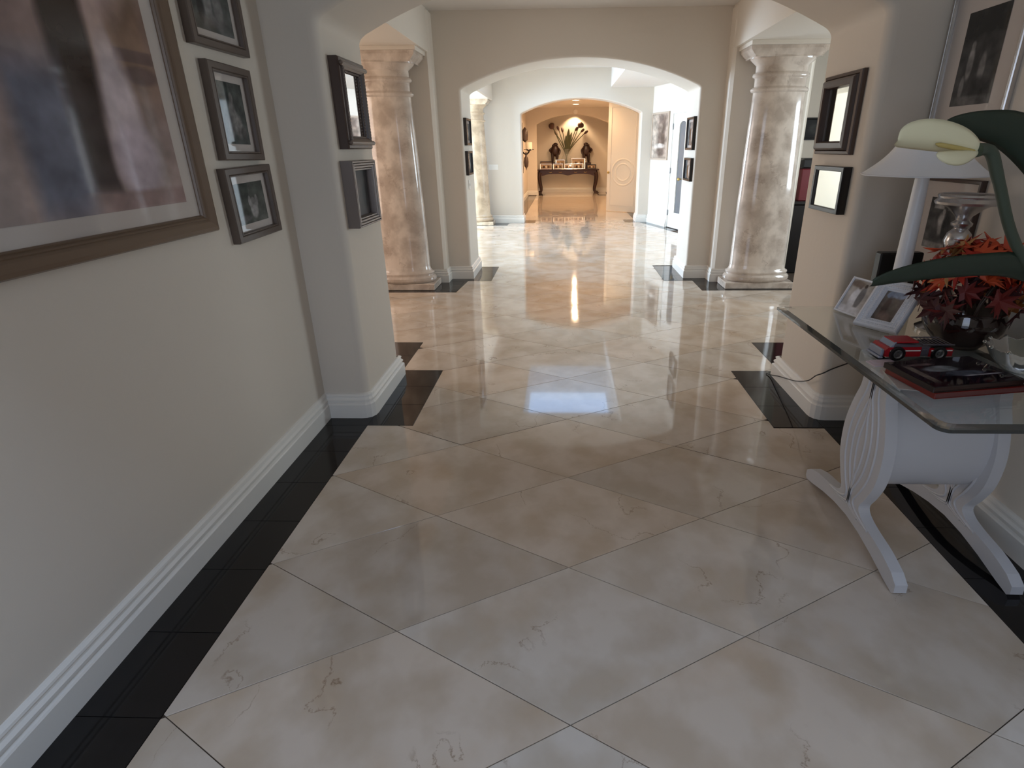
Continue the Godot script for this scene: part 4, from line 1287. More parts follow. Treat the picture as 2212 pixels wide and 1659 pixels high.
	mb.tube([Vector3(0, 0.2, 0), Vector3(0.003, 0.225, 0)], [0.004], 6)
	var can := obj("pillar_candle", mb, mat("wax", Color8(238, 230, 212), 0.5))
	can.position = V(-1.249 + 0.21, 1.53 - 0.03, 16.6)
	tag(can, "thick white pillar candle standing in the iron wall sconce", "candle")

# a long leaf along a spine; wid = half width, fold lifts the edges
func leaf_sheet(mb: MB, spine: Array, side: Vector3, wid: float, fold: float, pow_ := 0.8) -> void:
	var pts := smooth_path(spine, 6)
	var rows := []
	for i in pts.size():
		var s := i / float(pts.size() - 1)
		var w := wid * pow(sin(PI * clampf(s * 0.96 + 0.03, 0.0, 1.0)), pow_) + 0.002
		var t: Vector3 = (pts[mini(i + 1, pts.size() - 1)] - pts[maxi(i - 1, 0)]).normalized()
		var sd := (side - t * side.dot(t)).normalized()
		var up := sd.cross(t).normalized()
		var row := PackedVector3Array()
		for k in range(-4, 5):
			var q := k / 4.0
			row.append(pts[i] + sd * q * w + up * fold * w * q * q)
		for k in range(3, -4, -1):
			var q := k / 4.0
			row.append(pts[i] + sd * q * w + up * (fold * w * q * q - 0.0016))
		rows.append(row)
	mb.grid(rows, true)

# ====================================================================== the glass console on the right
const T := 0.78                                       # height of its glass top

func console() -> void:
	var t := thing("glass_console_table", "white lyre-based console table with a thick glass top against the right wall", "table", V(1.43, 0, 1.9))
	var o := V(-1.43, 0, -1.9)                                    # so that the parts can be given in hall coordinates
	var mb := MB.new()
	# glass top: x 1.088 .. 1.79, d 1.35 .. 2.59, with a wide bevel and a rounded near corner
	var outer := PackedVector2Array()
	for e in [[1.088, 1.35, 0.035], [1.79, 1.35, 0.02], [1.79, 2.59, 0.02], [1.088, 2.59, 0.012]]:
		var c := Vector2(e[0], e[1])
		var r: float = e[2]
		var sx := 1.0 if e[0] < 1.4 else -1.0
		var sd := 1.0 if e[1] < 1.9 else -1.0
		var a0 := Vector2(c.x + sx * r, c.y + sd * r)
		var arc := []
		for i in 6:
			var q := PI / 2 * i / 5
			arc.append(a0 - Vector2(sx * cos(q), sd * sin(q)) * r)
		if sx * sd < 0: arc.reverse()
		for p in arc: outer.append(p)
	var th := 0.016
	var rings := [[0.0, T - th], [0.0, T - 0.004], [0.028, T]]
	var loops := []
	for rg in rings:
		var lp := []
		for p in outer:
			var c := Vector2(1.439, 1.97)
			var q := Vector2(p.x + signf(c.x - p.x) * rg[0], p.y + signf(c.y - p.y) * rg[0])
			lp.append(V(q.x, rg[1], q.y) + o)
		loops.append(lp)
	for i in 2:
		for k in outer.size():
			var k2 := (k + 1) % outer.size()
			var mid: Vector3 = (loops[i][k] + loops[i][k2]) / 2
			mb.quad(loops[i][k], loops[i][k2], loops[i + 1][k2], loops[i + 1][k], Vector3(mid.x, 0.02, mid.z - V(0, 0, 0.07).z))
	for k in range(1, outer.size() - 1):
		mb.flat(loops[2][0], loops[2][k], loops[2][k + 1], Vector3.UP)
		mb.flat(loops[0][0], loops[0][k], loops[0][k + 1], Vector3.DOWN)
	var g := StandardMaterial3D.new()
	g.resource_name = "table_glass"
	g.albedo_color = Color(0.965, 0.985, 0.975, 0.03)
	g.roughness = 0.02
	g.refraction_enabled = true
	g.refraction_scale = 0.05
	M.table_glass = g
	obj("glass_top", mb, g, t)
	# the two lyre-shaped end panels (outline in d and y)
	var half := [Vector2(0.085, T - th), Vector2(0.08, 0.70), Vector2(0.085, 0.64), Vector2(0.115, 0.56), Vector2(0.138, 0.47), Vector2(0.143, 0.39), Vector2(0.132, 0.3), Vector2(0.1, 0.22), Vector2(0.072, 0.165), Vector2(0.09, 0.135), Vector2(0.15, 0.115), Vector2(0.25, 0.098), Vector2(0.33, 0.072), Vector2(0.365, 0.045), Vector2(0.367, 0.012), Vector2(0.355, 0.0), Vector2(0.3, 0.012), Vector2(0.2, 0.04), Vector2(0.1, 0.06), Vector2(0.0, 0.068)]
	var smooth := smooth_path(half.slice(1, 13), 4)
	var outline := PackedVector2Array([half[0]])
	for p in smooth: outline.append(p)
	for p in half.slice(13): outline.append(p)
	var full := PackedVector2Array()
	for p in outline: full.append(p)
	for i in range(outline.size() - 2, -1, -1): full.append(Vector2(-outline[i].x, outline[i].y))
	for x in [1.205, 1.62]:
		mb = MB.new()
		mb.prism(full, V(x, 0, 1.866) + o, Vector3(0, 0, -1), Vector3.UP, Vector3(0.046, 0, 0))
		var pn := obj("lyre_panel", mb, M.white_wood, t)
		for sh in [0.045, 0.085, 0.12]:                          # reeded lines that follow the curve, on the outer face
			mb = MB.new()
			for sg in [-1.0, 1.0]:
				var line := []
				for i in range(0, smooth.size() - 6):
					var p: Vector2 = smooth[i]
					line.append(V(x, p.y, 1.866) + o + Vector3(0.0, 0, -sg * maxf(p.x - sh, 0.004)))
				mb.tube(line, [0.0055], 6)
			obj("reed", mb, M.white_wood, pn)
	# barrel-shaped body between the panels
	mb = MB.new()
	var barrel := PackedVector2Array()
	for i in 28:
		var a := TAU * i / 28
		barrel.append(Vector2(cos(a) * 0.118, 0.435 + sin(a) * 0.195 * (1.0 if sin(a) < 0 else 1.15)))
	var br := []
	for x in [1.25, 1.62]:
		var row := PackedVector3Array()
		for p in barrel: row.append(V(x, p.y, 1.866 - p.x) + o)
		br.append(row)
	mb.grid(br, true)
	obj("barrel_body", mb, M.white_wood, t)
	mb = MB.new()
	mb.box(V(1.2, 0.7, 2.0) + o, V(1.67, T - th - 0.001, 1.76) + o, 0.006)
	obj("top_plate", mb, M.white_wood, t)
	# trailing black cable over the pier's baseboard
	mb = MB.new()
	mb.tube(smooth_path([V(1.66, 0.38, 2.812), V(1.563, 0.337, 2.815), V(1.51, 0.303, 2.822), V(1.486, 0.275, 2.85), V(1.484, 0.209, 2.925), V(1.483, 0.14, 3.067), V(1.483, 0.097, 3.198), V(1.483, 0.052, 3.342), V(1.48, 0.016, 3.44), V(1.465, 0.005, 3.49)], 5), [0.0035], 6)
	tag(obj("power_cable", mb, M.black_lacquer), "thin black cable trailing over the right pier's white baseboard", "cable")

func console_things() -> void:
	var mb := MB.new()
	# ---- lamp
	var lamp := thing("table_lamp", "white table lamp with flared shade and tall round white post", "lamp", V(1.552, T + 0.001, 2.4))
	mb.lathe([Vector2(0.001, 0), Vector2(0.06, 0), Vector2(0.06, 0.01), Vector2(0.05, 0.02), Vector2(0.04, 0.03), Vector2(0.034, 0.04)], 32, Vector3.ZERO)
	obj("base", mb, M.lamp_white, lamp)
	mb = MB.new()
	mb.lathe([Vector2(0.034, 0.04), Vector2(0.033, 0.3), Vector2(0.027, 0.64), Vector2(0.02, 0.66), Vector2(0.001, 0.66)], 32, Vector3.ZERO)
	obj("post", mb, M.lamp_white, lamp)
	var sh := mat("shade_cloth", Color8(250, 251, 254), 0.8)
	sh.backlight_enabled = true
	sh.backlight = Color(0.35, 0.35, 0.35)
	var prof := []
	for i in 13:
		var s := i / 12.0
		prof.append(Vector2(lerpf(0.244, 0.097, s) - 0.042 * sin(PI * s) * (1.0 - 0.35 * s), 0.645 + 0.205 * s))
	mb = MB.new()
	var rows := []
	for p in prof:
		var row := PackedVector3Array()
		for k in 64:
			var a := TAU * k / 64
			var oct := cos(PI / 8) / cos(fposmod(a, PI / 4) - PI / 8)
			row.append(Vector3(cos(a) * p.x * lerpf(1.0, oct, 0.7), p.y, sin(a) * p.x * lerpf(1.0, oct, 0.7)))
		rows.append(row)
	mb.grid(rows, true)
	var shade := obj("shade", mb, sh, lamp)
	for e in [0, 12]:
		mb = MB.new()
		var ring := []
		for k in 65: ring.append(rows[e][k % 64])
		mb.tube(ring, [0.0035], 6, false)
		obj("trim_band", mb, M.lamp_white, shade)
	# ---- silver candle stand
	var cs := thing("candle_stand", "turned silver candle stand with a wide rimmed plate, behind the red leaves", "candle holder", V(1.64, T + 0.001, 2.225))
	mb = MB.new()
	mb.lathe([Vector2(0.001, 0), Vector2(0.075, 0), Vector2(0.078, 0.01), Vector2(0.05, 0.03), Vector2(0.02, 0.05), Vector2(0.016, 0.1), Vector2(0.03, 0.13), Vector2(0.036, 0.16), Vector2(0.03, 0.19), Vector2(0.018, 0.21), Vector2(0.016, 0.27), Vector2(0.024, 0.29), Vector2(0.016, 0.31), Vector2(0.02, 0.33), Vector2(0.042, 0.36), Vector2(0.05, 0.39), Vector2(0.042, 0.42), Vector2(0.024, 0.44), Vector2(0.036, 0.452), Vector2(0.038, 0.462), Vector2(0.024, 0.474), Vector2(0.03, 0.49), Vector2(0.06, 0.52), Vector2(0.085, 0.535)], 40, Vector3.ZERO)
	obj("stem", mb, M.silver, cs)
	mb = MB.new()
	mb.lathe([Vector2(0.085, 0.535), Vector2(0.108, 0.538), Vector2(0.112, 0.548), Vector2(0.104, 0.556), Vector2(0.1, 0.562), Vector2(0.104, 0.57), Vector2(0.1, 0.578), Vector2(0.09, 0.572), Vector2(0.001, 0.57)], 40, Vector3.ZERO)
	obj("plate", mb, M.silver, cs)
	# ---- picture frames on easels
	easel_frame("photo_frame", "ornate silver-white carved photo frame leaning behind the red toy truck", V(1.321, T, 2.289), 0.969, 0.80, 0.185, 0.256, true)
	easel_frame("photo_frame", "thin pale photo frame with a wedding couple, half hidden behind the carved frame", V(1.342, T, 2.512), 1.258, 0.512, 0.146, 0.185, false)
	# ---- black box at the back
	mb = MB.new()
	bx(mb, 1.525, 1.73, T + 0.001, 1.062, 2.53, 2.58, 0.006)
	tag(obj("black_box", mb, M.black_lacquer), "plain black upright box standing behind the white lamp post", "box")
	# ---- toy fire truck
	toy_truck()
	# ---- books and papers
	var bk := thing("book", "glossy dark book with grey shapes on its cover, topmost of the stack", "book", Vector3.ZERO)
	var red := thing("book", "red book directly under the glossy dark book", "book", Vector3.ZERO)
	var cov := paint(96, 72, Color(0.17, 0.15, 0.17), Color(0.12, 0.10, 0.14), [["e", 0.42, 0.4, 0.2, 0.12, 0.4, Color(0.51, 0.53, 0.56)], ["e", 0.55, 0.62, 0.24, 0.1, 0.4, Color(0.34, 0.36, 0.41)], ["e", 0.3, 0.2, 0.14, 0.05, 0.5, Color(0.48, 0.41, 0.42)], ["r", 0.72, 0.72, 0.2, 0.02, 0.5, Color(0.71, 0.71, 0.75)], ["e", 0.75, 0.35, 0.14, 0.1, 0.5, Color(0.09, 0.07, 0.09)], ["r", 0.12, 0.55, 0.04, 0.34, 0.5, Color(0.48, 0.44, 0.41)]], 0.12)
	book(bk, Vector2(1.136, 1.735), 0.18, 0.34, 0.212, T + 0.027, 0.02, Color8(34, 22, 22), cov)
	book(red, Vector2(1.148, 1.738), 0.165, 0.335, 0.214, T + 0.0045, 0.021, Color8(120, 34, 28), null)
	var pp := thing("booklet", "white booklet sticking out from under the book stack", "booklet", Vector3.ZERO)
	mb = MB.new()
	mb.box(Vector3(0, 0, 0), Vector3(0.2, 0.0025, 0.16), 0.0008)
	mb.moved(Transform3D(Basis(Vector3.UP, -0.22), V(1.155, T + 0.0006, 1.765)))
	obj("pages", mb, M.mount_board, pp)
	mb = MB.new()
	mb.box(Vector3(0.0, 0, 0), Vector3(0.09, 0.004, 0.05), 0.0008)
	mb.box(Vector3(0.015, 0.004, -0.004), Vector3(0.1, 0.0055, 0.03), 0.0005)
	mb.moved(Transform3D(Basis(Vector3.UP, 0.12), V(1.14, T + 0.0006, 1.848)))
	tag(obj("leaflet", mb, mat("leaflet_paper", Color8(214, 196, 204), 0.3)), "small pale folded leaflet lying just in front of the red toy truck", "leaflet")
	# ---- glass bowl of autumn leaves
	var gl: StandardMaterial3D = M.vase_glass
	var bw := thing("glass_bowl", "dark round glass bowl filled with autumn leaves beside the toy truck", "bowl", V(1.6, T + 0.001, 2.03))
	mb = MB.new()
	mb.lathe([Vector2(0.001, 0), Vector2(0.07, 0), Vector2(0.075, 0.006), Vector2(0.11, 0.04), Vector2(0.135, 0.085), Vector2(0.14, 0.12), Vector2(0.13, 0.15), Vector2(0.135, 0.16), Vector2(0.128, 0.16), Vector2(0.122, 0.15), Vector2(0.132, 0.12), Vector2(0.126, 0.088), Vector2(0.1, 0.045), Vector2(0.07, 0.014), Vector2(0.001, 0.01)], 40, Vector3.ZERO)
	var dg := StandardMaterial3D.new()
	dg.resource_name = "smoked_glass"
	dg.albedo_color = Color(0.16, 0.09, 0.08, 0.7)
	dg.transparency = BaseMaterial3D.TRANSPARENCY_ALPHA
	dg.roughness = 0.03
	dg.metallic_specular = 0.8
	dg.cull_mode = BaseMaterial3D.CULL_DISABLED
	obj("bowl", mb, dg, bw)
	var lv := thing("leaf_arrangement", "heap of red, orange and tan maple leaves rising from the dark glass bowl", "leaf arrangement", V(1.6, T, 2.03))
	var meshes := []
	for k in 3: meshes.append(maple(k).mesh())
	var tones := []
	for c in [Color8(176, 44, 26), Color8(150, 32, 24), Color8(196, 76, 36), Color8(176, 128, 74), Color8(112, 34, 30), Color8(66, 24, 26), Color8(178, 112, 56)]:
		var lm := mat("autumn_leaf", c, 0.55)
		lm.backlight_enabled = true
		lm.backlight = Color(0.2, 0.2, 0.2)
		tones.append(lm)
	for i in 130:
		var o := MeshInstance3D.new()
		o.name = "leaf"
		o.mesh = meshes[i % 3]
		var up := rng.randf()
		var an := rng.randf() * TAU
		var el := lerpf(-0.25, 1.45, up)
		var dir := Vector3(cos(an) * cos(el), sin(el), sin(an) * cos(el))
		var rad := lerpf(0.13, 0.215, rng.randf())
		var pos := Vector3(dir.x * rad * 0.95, 0.21 + dir.y * rad, dir.z * rad * 0.8)
		if pos.x > 0.13: pos.x = 0.13
		if pos.z < -0.07: pos.z = -0.07
		var nrm := (dir + Vector3(rng.randf_range(-0.6, 0.6), rng.randf_range(-0.3, 0.6), rng.randf_range(-0.6, 0.6))).normalized()
		var q := Basis(Quaternion(Vector3.UP, nrm)) * Basis(Vector3.UP, rng.randf() * TAU)
		o.transform = Transform3D(q.scaled_local(Vector3.ONE * rng.randf_range(1.0, 1.6)), pos)
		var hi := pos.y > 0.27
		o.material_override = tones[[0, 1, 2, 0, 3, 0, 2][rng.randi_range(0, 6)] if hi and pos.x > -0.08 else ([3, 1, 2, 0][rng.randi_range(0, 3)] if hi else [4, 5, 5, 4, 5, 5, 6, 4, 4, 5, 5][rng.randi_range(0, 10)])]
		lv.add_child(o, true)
	for k in 5:
		mb = MB.new()
		var an := TAU * k / 5
		mb.tube([Vector3(0.02 * cos(an), 0.03, 0.02 * sin(an)), Vector3(0.05 * cos(an), 0.18, 0.05 * sin(an)), Vector3(0.12 * cos(an), 0.33, 0.1 * sin(an))], [0.004], 6)
		obj("twig", mb, M.brown_wood, lv)
	# ---- cut glass dish near the right edge
	var cd := thing("glass_dish", "clear cut-glass dish with scalloped rim beside the books", "dish", V(1.66, T + 0.001, 1.77))
	mb = MB.new()
	var dish := []
	for e in [[0.001, 0.0], [0.06, 0.0], [0.08, 0.008], [0.11, 0.04], [0.135, 0.085], [0.138, 0.087], [0.128, 0.085], [0.1, 0.044], [0.074, 0.014], [0.001, 0.008]]:
		var row := PackedVector3Array()
		for k in 48:
			var a := TAU * k / 48
			var w := 1.0 + 0.045 * cos(a * 12) * clampf(e[1] / 0.05, 0, 1)
			row.append(Vector3(cos(a) * e[0] * w, e[1] * (1.0 + 0.06 * cos(a * 12)), sin(a) * e[0] * w * 0.8))
		dish.append(row)
	mb.grid(dish, true)
	var cg := StandardMaterial3D.new()
	cg.resource_name = "cut_glass"
	cg.albedo_color = Color(0.92, 0.94, 0.9, 0.05)
	cg.roughness = 0.02
	cg.refraction_enabled = true
	cg.refraction_scale = 0.05
	obj("dish", mb, cg, cd)
	mb = MB.new()
	for k in 12:
		var a := TAU * k / 12
		mb.ball(Vector3(cos(a) * 0.14, 0.09, sin(a) * 0.112), Vector3.ONE * 0.007, 8, 6)
	obj("rim_beads", mb, cg, cd)
	# ---- calla lily and broad leaves in a vase past the right edge
	var cv := thing("ceramic_vase", "slim dark vase holding the calla lily at the near end of the console", "vase", V(1.62, T + 0.001, 1.52))
	mb = MB.new()
	mb.lathe([Vector2(0.001, 0), Vector2(0.06, 0), Vector2(0.075, 0.05), Vector2(0.07, 0.14), Vector2(0.04, 0.21), Vector2(0.045, 0.25), Vector2(0.04, 0.25), Vector2(0.035, 0.21), Vector2(0.001, 0.2)], 32, Vector3.ZERO)
	obj("body", mb, M.black_lacquer, cv)
	var leafg := mat("dark_leaf", Color8(40, 52, 40), 0.4)
	var stemg := mat("lily_stem", Color8(66, 76, 62), 0.45)
	var ly := thing("calla_lily", "pale yellow-white calla lily bloom leaning over the lampshade on a thick green stem", "flower", Vector3.ZERO)
	mb = MB.new()
	mb.tube(smooth_path([V(1.62, 1.0, 1.52), V(1.4, 1.12, 1.47), V(1.2, 1.3, 1.42), V(1.085, 1.46, 1.385), V(1.035, 1.53, 1.37), V(0.995, 1.535, 1.362)], 6), [0.011, 0.011, 0.012, 0.012, 0.012, 0.012, 0.012, 0.012, 0.012, 0.012, 0.012, 0.012, 0.013, 0.013, 0.013, 0.013, 0.013, 0.013, 0.013, 0.014, 0.014, 0.014, 0.014, 0.014, 0.014, 0.014, 0.014, 0.014, 0.015, 0.016, 0.017], 12)
	obj("stem", mb, stemg, ly)
	mb = MB.new()                                                # the wide back of the spathe, cupped towards the hall
	leaf_sheet(mb, [V(1.0, 1.533, 1.362), V(0.94, 1.548, 1.345), V(0.86, 1.56, 1.33), V(0.8, 1.562, 1.322), V(0.777, 1.557, 1.318)], Vector3(0.1, 0.85, 0.5), 0.037, -0.55, 0.7)
	var flap := MB.new()                                         # its overlapping front edge
	leaf_sheet(flap, [V(1.0, 1.531, 1.36), V(0.955, 1.522, 1.332), V(0.905, 1.522, 1.312), V(0.865, 1.528, 1.305)], Vector3(0.0, 0.95, -0.3), 0.016, -0.5, 0.8)
	mb.join(flap)
	var bloom := mat("lily_bloom", Color8(238, 230, 192), 0.5)
	bloom.backlight_enabled = true
	bloom.backlight = Color(0.3, 0.3, 0.25)
	obj("spathe", mb, bloom, ly)
	mb = MB.new()
	mb.tube([V(0.985, 1.533, 1.358), V(0.93, 1.541, 1.345), V(0.885, 1.548, 1.334), V(0.875, 1.55, 1.332)], [0.004, 0.006, 0.005, 0.002], 10)
	obj("spadix", mb, mat("spadix_yellow", Color8(196, 174, 104), 0.6), ly)
	mb = MB.new()
	leaf_sheet(mb, [V(0.835, 1.195, 1.40), V(0.93, 1.212, 1.41), V(1.08, 1.228, 1.42), V(1.25, 1.225, 1.44), V(1.42, 1.16, 1.47), V(1.6, 1.03, 1.51)], Vector3(0.15, 0.85, 0.5), 0.042, 0.35, 0.55)
	tag(obj("arching_leaf", mb, leafg), "long dark green leaf arching over the photo frames, tip towards the hall", "leaf")
	mb = MB.new()
	leaf_sheet(mb, [V(0.945, 1.597, 1.42), V(1.03, 1.592, 1.43), V(1.14, 1.57, 1.44), V(1.26, 1.49, 1.46), V(1.4, 1.35, 1.49), V(1.6, 1.04, 1.52)], Vector3(0.2, 0.9, 0.45), 0.045, 0.3, 0.8)
	tag(obj("upper_leaf", mb, leafg), "dark green leaf tip just above the calla lily bloom", "leaf")

func easel_frame(called: String, label: String, bl: Vector3, yaw: float, lean: float, w: float, h: float, ornate: bool) -> void:
	var t := thing(called, label, "photo frame", bl + Vector3(0, 0.002, 0))
	# local: x along the bottom edge, y up the leaning face, z towards the viewer
	var xa := V(cos(yaw), 0, -sin(yaw))
	var back := V(sin(yaw), 0, cos(yaw))
	var ya := (Vector3.UP * cos(lean) + back * sin(lean)).normalized()
	t.transform = Transform3D(Basis(xa, ya, xa.cross(ya)), bl + Vector3(0, 0.002, 0))
	var c := Vector3(w / 2, h / 2, 0)
	var mb := MB.new()
	var prof := [Vector2(0, 0.0), Vector2(0, 0.016), Vector2(0.003, 0.022), Vector2(0.009, 0.024), Vector2(0.014, 0.019), Vector2(0.024, 0.017), Vector2(0.03, 0.02), Vector2(0.036, 0.017), Vector2(0.04, 0.011), Vector2(0.046, 0.013), Vector2(0.05, 0.008)] if ornate else [Vector2(0, 0.0), Vector2(0, 0.008), Vector2(0.002, 0.011), Vector2(0.008, 0.011), Vector2(0.01, 0.006)]
	mb.frame(w, h, prof)
	mb.moved(Transform3D(Basis(), c))
	obj("frame", mb, M.silver_white if M.has("silver_white") else mat("silver_white", Color8(230, 232, 238), 0.3), t)
	if ornate:
		mb = MB.new()
		for e in [[0.019, 0.019], [0.036, 0.018]]:
			for s in 4:
				var ang := PI / 2 * s
				var dir := Vector3(cos(ang), sin(ang), 0)
				var al := Vector3(-sin(ang), cos(ang), 0)
				var hw := (w if s % 2 == 0 else h) / 2 - float(e[0])
				var hl := (h if s % 2 == 0 else w) / 2 - float(e[0])
				var n := int(hl * 2 / 0.009)
				for i in n:
					mb.ball(c + dir * hw + al * (hl - (i + 0.5) * 2 * hl / n) + Vector3(0, 0, e[1]), Vector3.ONE * 0.0032, 6, 4)
		obj("bead_edging", mb, M.silver_white, t)
	var m: float = prof[-1].x - 0.001
	var a := w / 2 - m
	var b := h / 2 - m
	var im := paint(48, 64, Color(0.5, 0.46, 0.43), Color(0.42, 0.37, 0.34), [["e", 0.3, 0.12, 0.2, 0.12, 0.3, Color(0.62, 0.66, 0.74)], ["e", 0.7, 0.08, 0.3, 0.14, 0.3, Color(0.64, 0.68, 0.76)], ["e", 0.35, 0.6, 0.14, 0.4, 0.5, Color(0.36, 0.3, 0.28)], ["e", 0.68, 0.62, 0.16, 0.4, 0.5, Color(0.46, 0.42, 0.38)], ["e", 0.5, 0.9, 0.3, 0.2, 0.6, Color(0.5, 0.42, 0.38)]], 0.06)
	if not ornate:
		im = paint(48, 60, Color(0.66, 0.63, 0.6), Color(0.78, 0.77, 0.78), [["e", 0.3, 0.12, 0.3, 0.1, 0.5, Color(0.5, 0.44, 0.4)], ["e", 0.42, 0.55, 0.18, 0.3, 0.3, Color(0.86, 0.86, 0.88)], ["e", 0.66, 0.5, 0.13, 0.34, 0.3, Color(0.46, 0.45, 0.46)], ["e", 0.45, 0.2, 0.06, 0.06, 0.3, Color(0.5, 0.44, 0.42)], ["e", 0.65, 0.14, 0.06, 0.06, 0.3, Color(0.3, 0.26, 0.25)], ["r", 0.5, 0.9, 0.5, 0.1, 0.4, Color(0.84, 0.84, 0.86)]], 0.05)
	mb = MB.new()
	mb.pic(c + Vector3(-a, b, 0.004), c + Vector3(a, b, 0.004), c + Vector3(a, -b, 0.004), c + Vector3(-a, -b, 0.004), Vector3.BACK)
	obj("photograph", mb, glossy_print(im), t)
	mb = MB.new()
	mb.box(c + Vector3(-w / 2 + 0.004, -h / 2 + 0.004, -0.004), c + Vector3(w / 2 - 0.004, h / 2 - 0.004, 0.0))
	obj("backing_board", mb, M.black_lacquer, t)
	mb = MB.new()
	var foot := h * 0.62
	var drop := t.transform.affine_inverse() * (t.transform * Vector3(w / 2, foot, 0) + back * 0.035)
	drop = t.transform.affine_inverse() * Vector3((t.transform * drop).x, T + 0.004, (t.transform * drop).z)
	mb.tube([Vector3(w / 2, foot, -0.004), drop], [0.004], 6)
	obj("easel_leg", mb, M.black_lacquer, t)

func book(t: Node3D, at: Vector2, turn: float, w: float, dp: float, y: float, th: float, c: Color, cover) -> void:
	# at = far left corner (x, d); w along x, dp towards the camera
	t.transform = Transform3D(Basis(Vector3.UP, turn), V(at.x, y, at.y))
	var m := mat("book_cloth", c, 0.3)
	var mb := MB.new()
	mb.box(Vector3(0, 0, 0), Vector3(w, 0.0025, dp), 0.0008)
	mb.box(Vector3(0, th - 0.0025, 0), Vector3(w, th, dp), 0.0008)
	mb.box(Vector3(-0.001, 0, 0), Vector3(0.003, th, dp), 0.001)
	obj("cover", mb, m, t)
	mb = MB.new()
	mb.box(Vector3(0.003, 0.0025, 0.003), Vector3(w - 0.004, th - 0.0025, dp - 0.003))
	obj("page_block", mb, mat("stained_pages", Color8(112, 66, 62), 0.5) if cover == null else M.dark_wood, t)
	if cover:
		mb = MB.new()
		var z := th + 0.0004
		mb.pic(Vector3(0.004, z, 0.004), Vector3(w - 0.004, z, 0.004), Vector3(w - 0.004, z, dp - 0.004), Vector3(0.004, z, dp - 0.004), Vector3.UP)
		obj("cover_print", mb, glossy_print(cover), t)

func maple(k: int) -> MB:
	var mb := MB.new()
	var r := [0.055, 0.024, 0.042, 0.02, 0.05, 0.018, 0.03, 0.012]
	var an := [0.0, 0.36, 0.72, 1.0, 1.35, 1.75, 2.2, 2.9]
	var rim := []
	for i in 8: rim.append(Vector2(sin(an[i]), cos(an[i])) * r[i])
	for i in range(6, 0, -1): rim.append(Vector2(-sin(an[i]), cos(an[i])) * r[i] * (1.0 - 0.06 * (k - 1)))
	var lift := func(p: Vector2) -> Vector3: return Vector3(p.x, 0.25 * p.length_squared() / 0.05 * (1 if k != 1 else -1) + 0.006 * sin(p.x * 90.0 + k) + 0.05 * absf(p.x), -p.y)
	for i in rim.size():
		var a: Vector3 = lift.call(rim[i])
		var b: Vector3 = lift.call(rim[(i + 1) % rim.size()])
		var c: Vector3 = lift.call(Vector2.ZERO)
		mb.flat(a, b, c, Vector3.UP)
		mb.flat(a - Vector3(0, 0.0006, 0), b - Vector3(0, 0.0006, 0), c - Vector3(0, 0.0006, 0), Vector3.DOWN)
	mb.tube([Vector3(0, 0, 0.008), Vector3(0.004, 0.004, 0.035)], [0.0012], 4)
	return mb

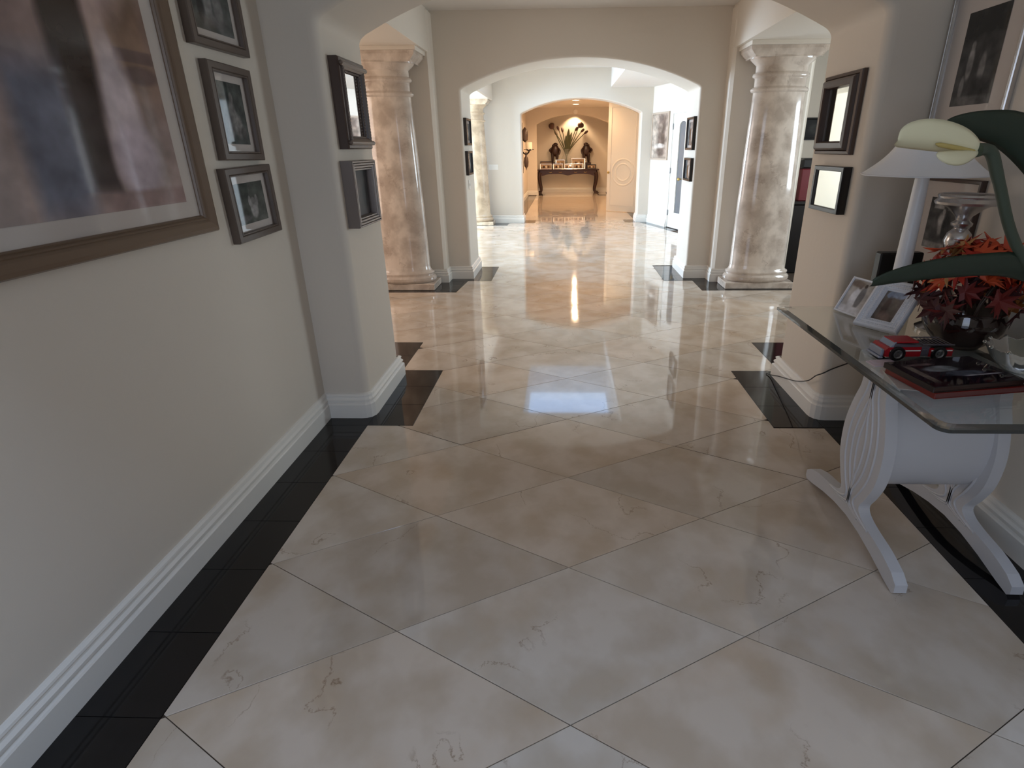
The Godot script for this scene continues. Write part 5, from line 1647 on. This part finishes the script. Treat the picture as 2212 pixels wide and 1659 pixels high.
func toy_truck() -> void:
	var t := thing("toy_fire_truck", "small red toy fire truck with white stripe and grey hood, on the glass top", "toy truck", V(1.2, T + 0.001, 1.9), 0.03)
	t.scale = Vector3(0.9, 0.9, 0.95)
	var red := mat("toy_red", Color8(168, 26, 36), 0.2)
	var gy := mat("toy_grey", Color8(92, 86, 92), 0.35)
	var mb := MB.new()
	# body: front at x = 0, rear at x = 0.295; z from -0.045 to 0.045
	mb.prism(PackedVector2Array([Vector2(0.012, 0.018), Vector2(0.16, 0.018), Vector2(0.16, 0.06), Vector2(0.02, 0.058), Vector2(0.008, 0.045)]), Vector3(0, 0, -0.045), Vector3.RIGHT, Vector3.UP, Vector3(0, 0, 0.09))
	obj("hood_and_cab", mb, red, t)
	mb = MB.new()
	mb.prism(PackedVector2Array([Vector2(0.195, 0.018), Vector2(0.292, 0.018), Vector2(0.292, 0.052), Vector2(0.195, 0.054)]), Vector3(0, 0, -0.047), Vector3.RIGHT, Vector3.UP, Vector3(0, 0, 0.094))
	obj("rear_body", mb, red, t)
	mb = MB.new()
	mb.box(Vector3(0.155, 0.016, -0.042), Vector3(0.2, 0.06, 0.042), 0.003)
	mb.box(Vector3(0.166, 0.024, 0.036), Vector3(0.188, 0.05, 0.046), 0.003)
	obj("pump_panel", mb, gy, t)
	mb = MB.new()
	mb.prism(PackedVector2Array([Vector2(0.045, 0.058), Vector2(0.16, 0.06), Vector2(0.16, 0.066), Vector2(0.05, 0.074)]), Vector3(0, 0, -0.04), Vector3.RIGHT, Vector3.UP, Vector3(0, 0, 0.08))
	obj("dashboard", mb, gy, t)
	mb = MB.new()
	mb.box(Vector3(0.048, 0.074, -0.038), Vector3(0.15, 0.082, 0.038), 0.003)
	obj("roof", mb, red, t)
	mb = MB.new()
	mb.box(Vector3(0.2, 0.054, -0.04), Vector3(0.285, 0.062, 0.04), 0.002)
	obj("bed", mb, M.black_lacquer, t)
	mb = MB.new()
	for z in [-0.044, 0.044]:
		mb.tube([Vector3(0.16, 0.07, z), Vector3(0.295, 0.068, z)], [0.0028], 6)
	for i in 8:
		mb.tube([Vector3(0.17 + i * 0.016, 0.07, -0.044), Vector3(0.17 + i * 0.016, 0.07, 0.044)], [0.0018], 5)
	obj("ladder", mb, gy, t)
	mb = MB.new()
	mb.prism(PackedVector2Array([Vector2(0.034, 0.058), Vector2(0.046, 0.058), Vector2(0.056, 0.08), Vector2(0.05, 0.08)]), Vector3(0, 0, -0.038), Vector3.RIGHT, Vector3.UP, Vector3(0, 0, 0.076))
	obj("windscreen", mb, mat("toy_glass", Color8(150, 160, 176), 0.08), t)
	mb = MB.new()
	mb.box(Vector3(-0.004, 0.018, -0.042), Vector3(0.01, 0.05, 0.042), 0.004)
	mb.box(Vector3(-0.012, 0.01, -0.046), Vector3(0.006, 0.02, 0.046), 0.003)
	obj("grille", mb, mat("toy_chrome", Color8(150, 158, 176), 0.25, 0.4), t)
	mb = MB.new()
	mb.box(Vector3(0.02, 0.012, -0.043), Vector3(0.296, 0.018, 0.043), 0.001)
	obj("chassis", mb, M.silver, t)
	for s in [-1.0, 1.0]:
		mb = MB.new()
		mb.box(Vector3(0.03, 0.042, s * 0.046 - 0.001), Vector3(0.156, 0.047, s * 0.046 + 0.001), 0.0004)
		mb.box(Vector3(0.2, 0.042, s * 0.048 - 0.001), Vector3(0.288, 0.047, s * 0.048 + 0.001), 0.0004)
		obj("white_stripe", mb, M.trim_paint, t)
		for x in [0.062, 0.236]:
			mb = MB.new()
			var tyre := []
			for p in [Vector2(0.016, -0.012), Vector2(0.027, -0.012), Vector2(0.031, -0.007), Vector2(0.031, 0.007), Vector2(0.027, 0.012), Vector2(0.016, 0.012)]: tyre.append(p)
			mb.lathe(tyre, 24, Vector3.ZERO)
			mb.moved(Transform3D(Basis(Vector3.RIGHT, PI / 2), Vector3(x, 0.031, s * 0.04)))
			for i in mb.v.size(): mb.v[i].x = x + (mb.v[i].x - x) * 1.12
			var w := obj("wheel", mb, M.black_lacquer, t)
			mb = MB.new()
			mb.lathe([Vector2(0.001, 0.009), Vector2(0.006, 0.01), Vector2(0.008, 0.006), Vector2(0.014, 0.007), Vector2(0.017, 0.011), Vector2(0.019, 0.0105)], 24, Vector3.ZERO)
			mb.moved(Transform3D(Basis(Vector3.RIGHT, s * PI / 2), Vector3(x, 0.031, s * 0.0415)))
			obj("hub_cap", mb, M.steel, w)
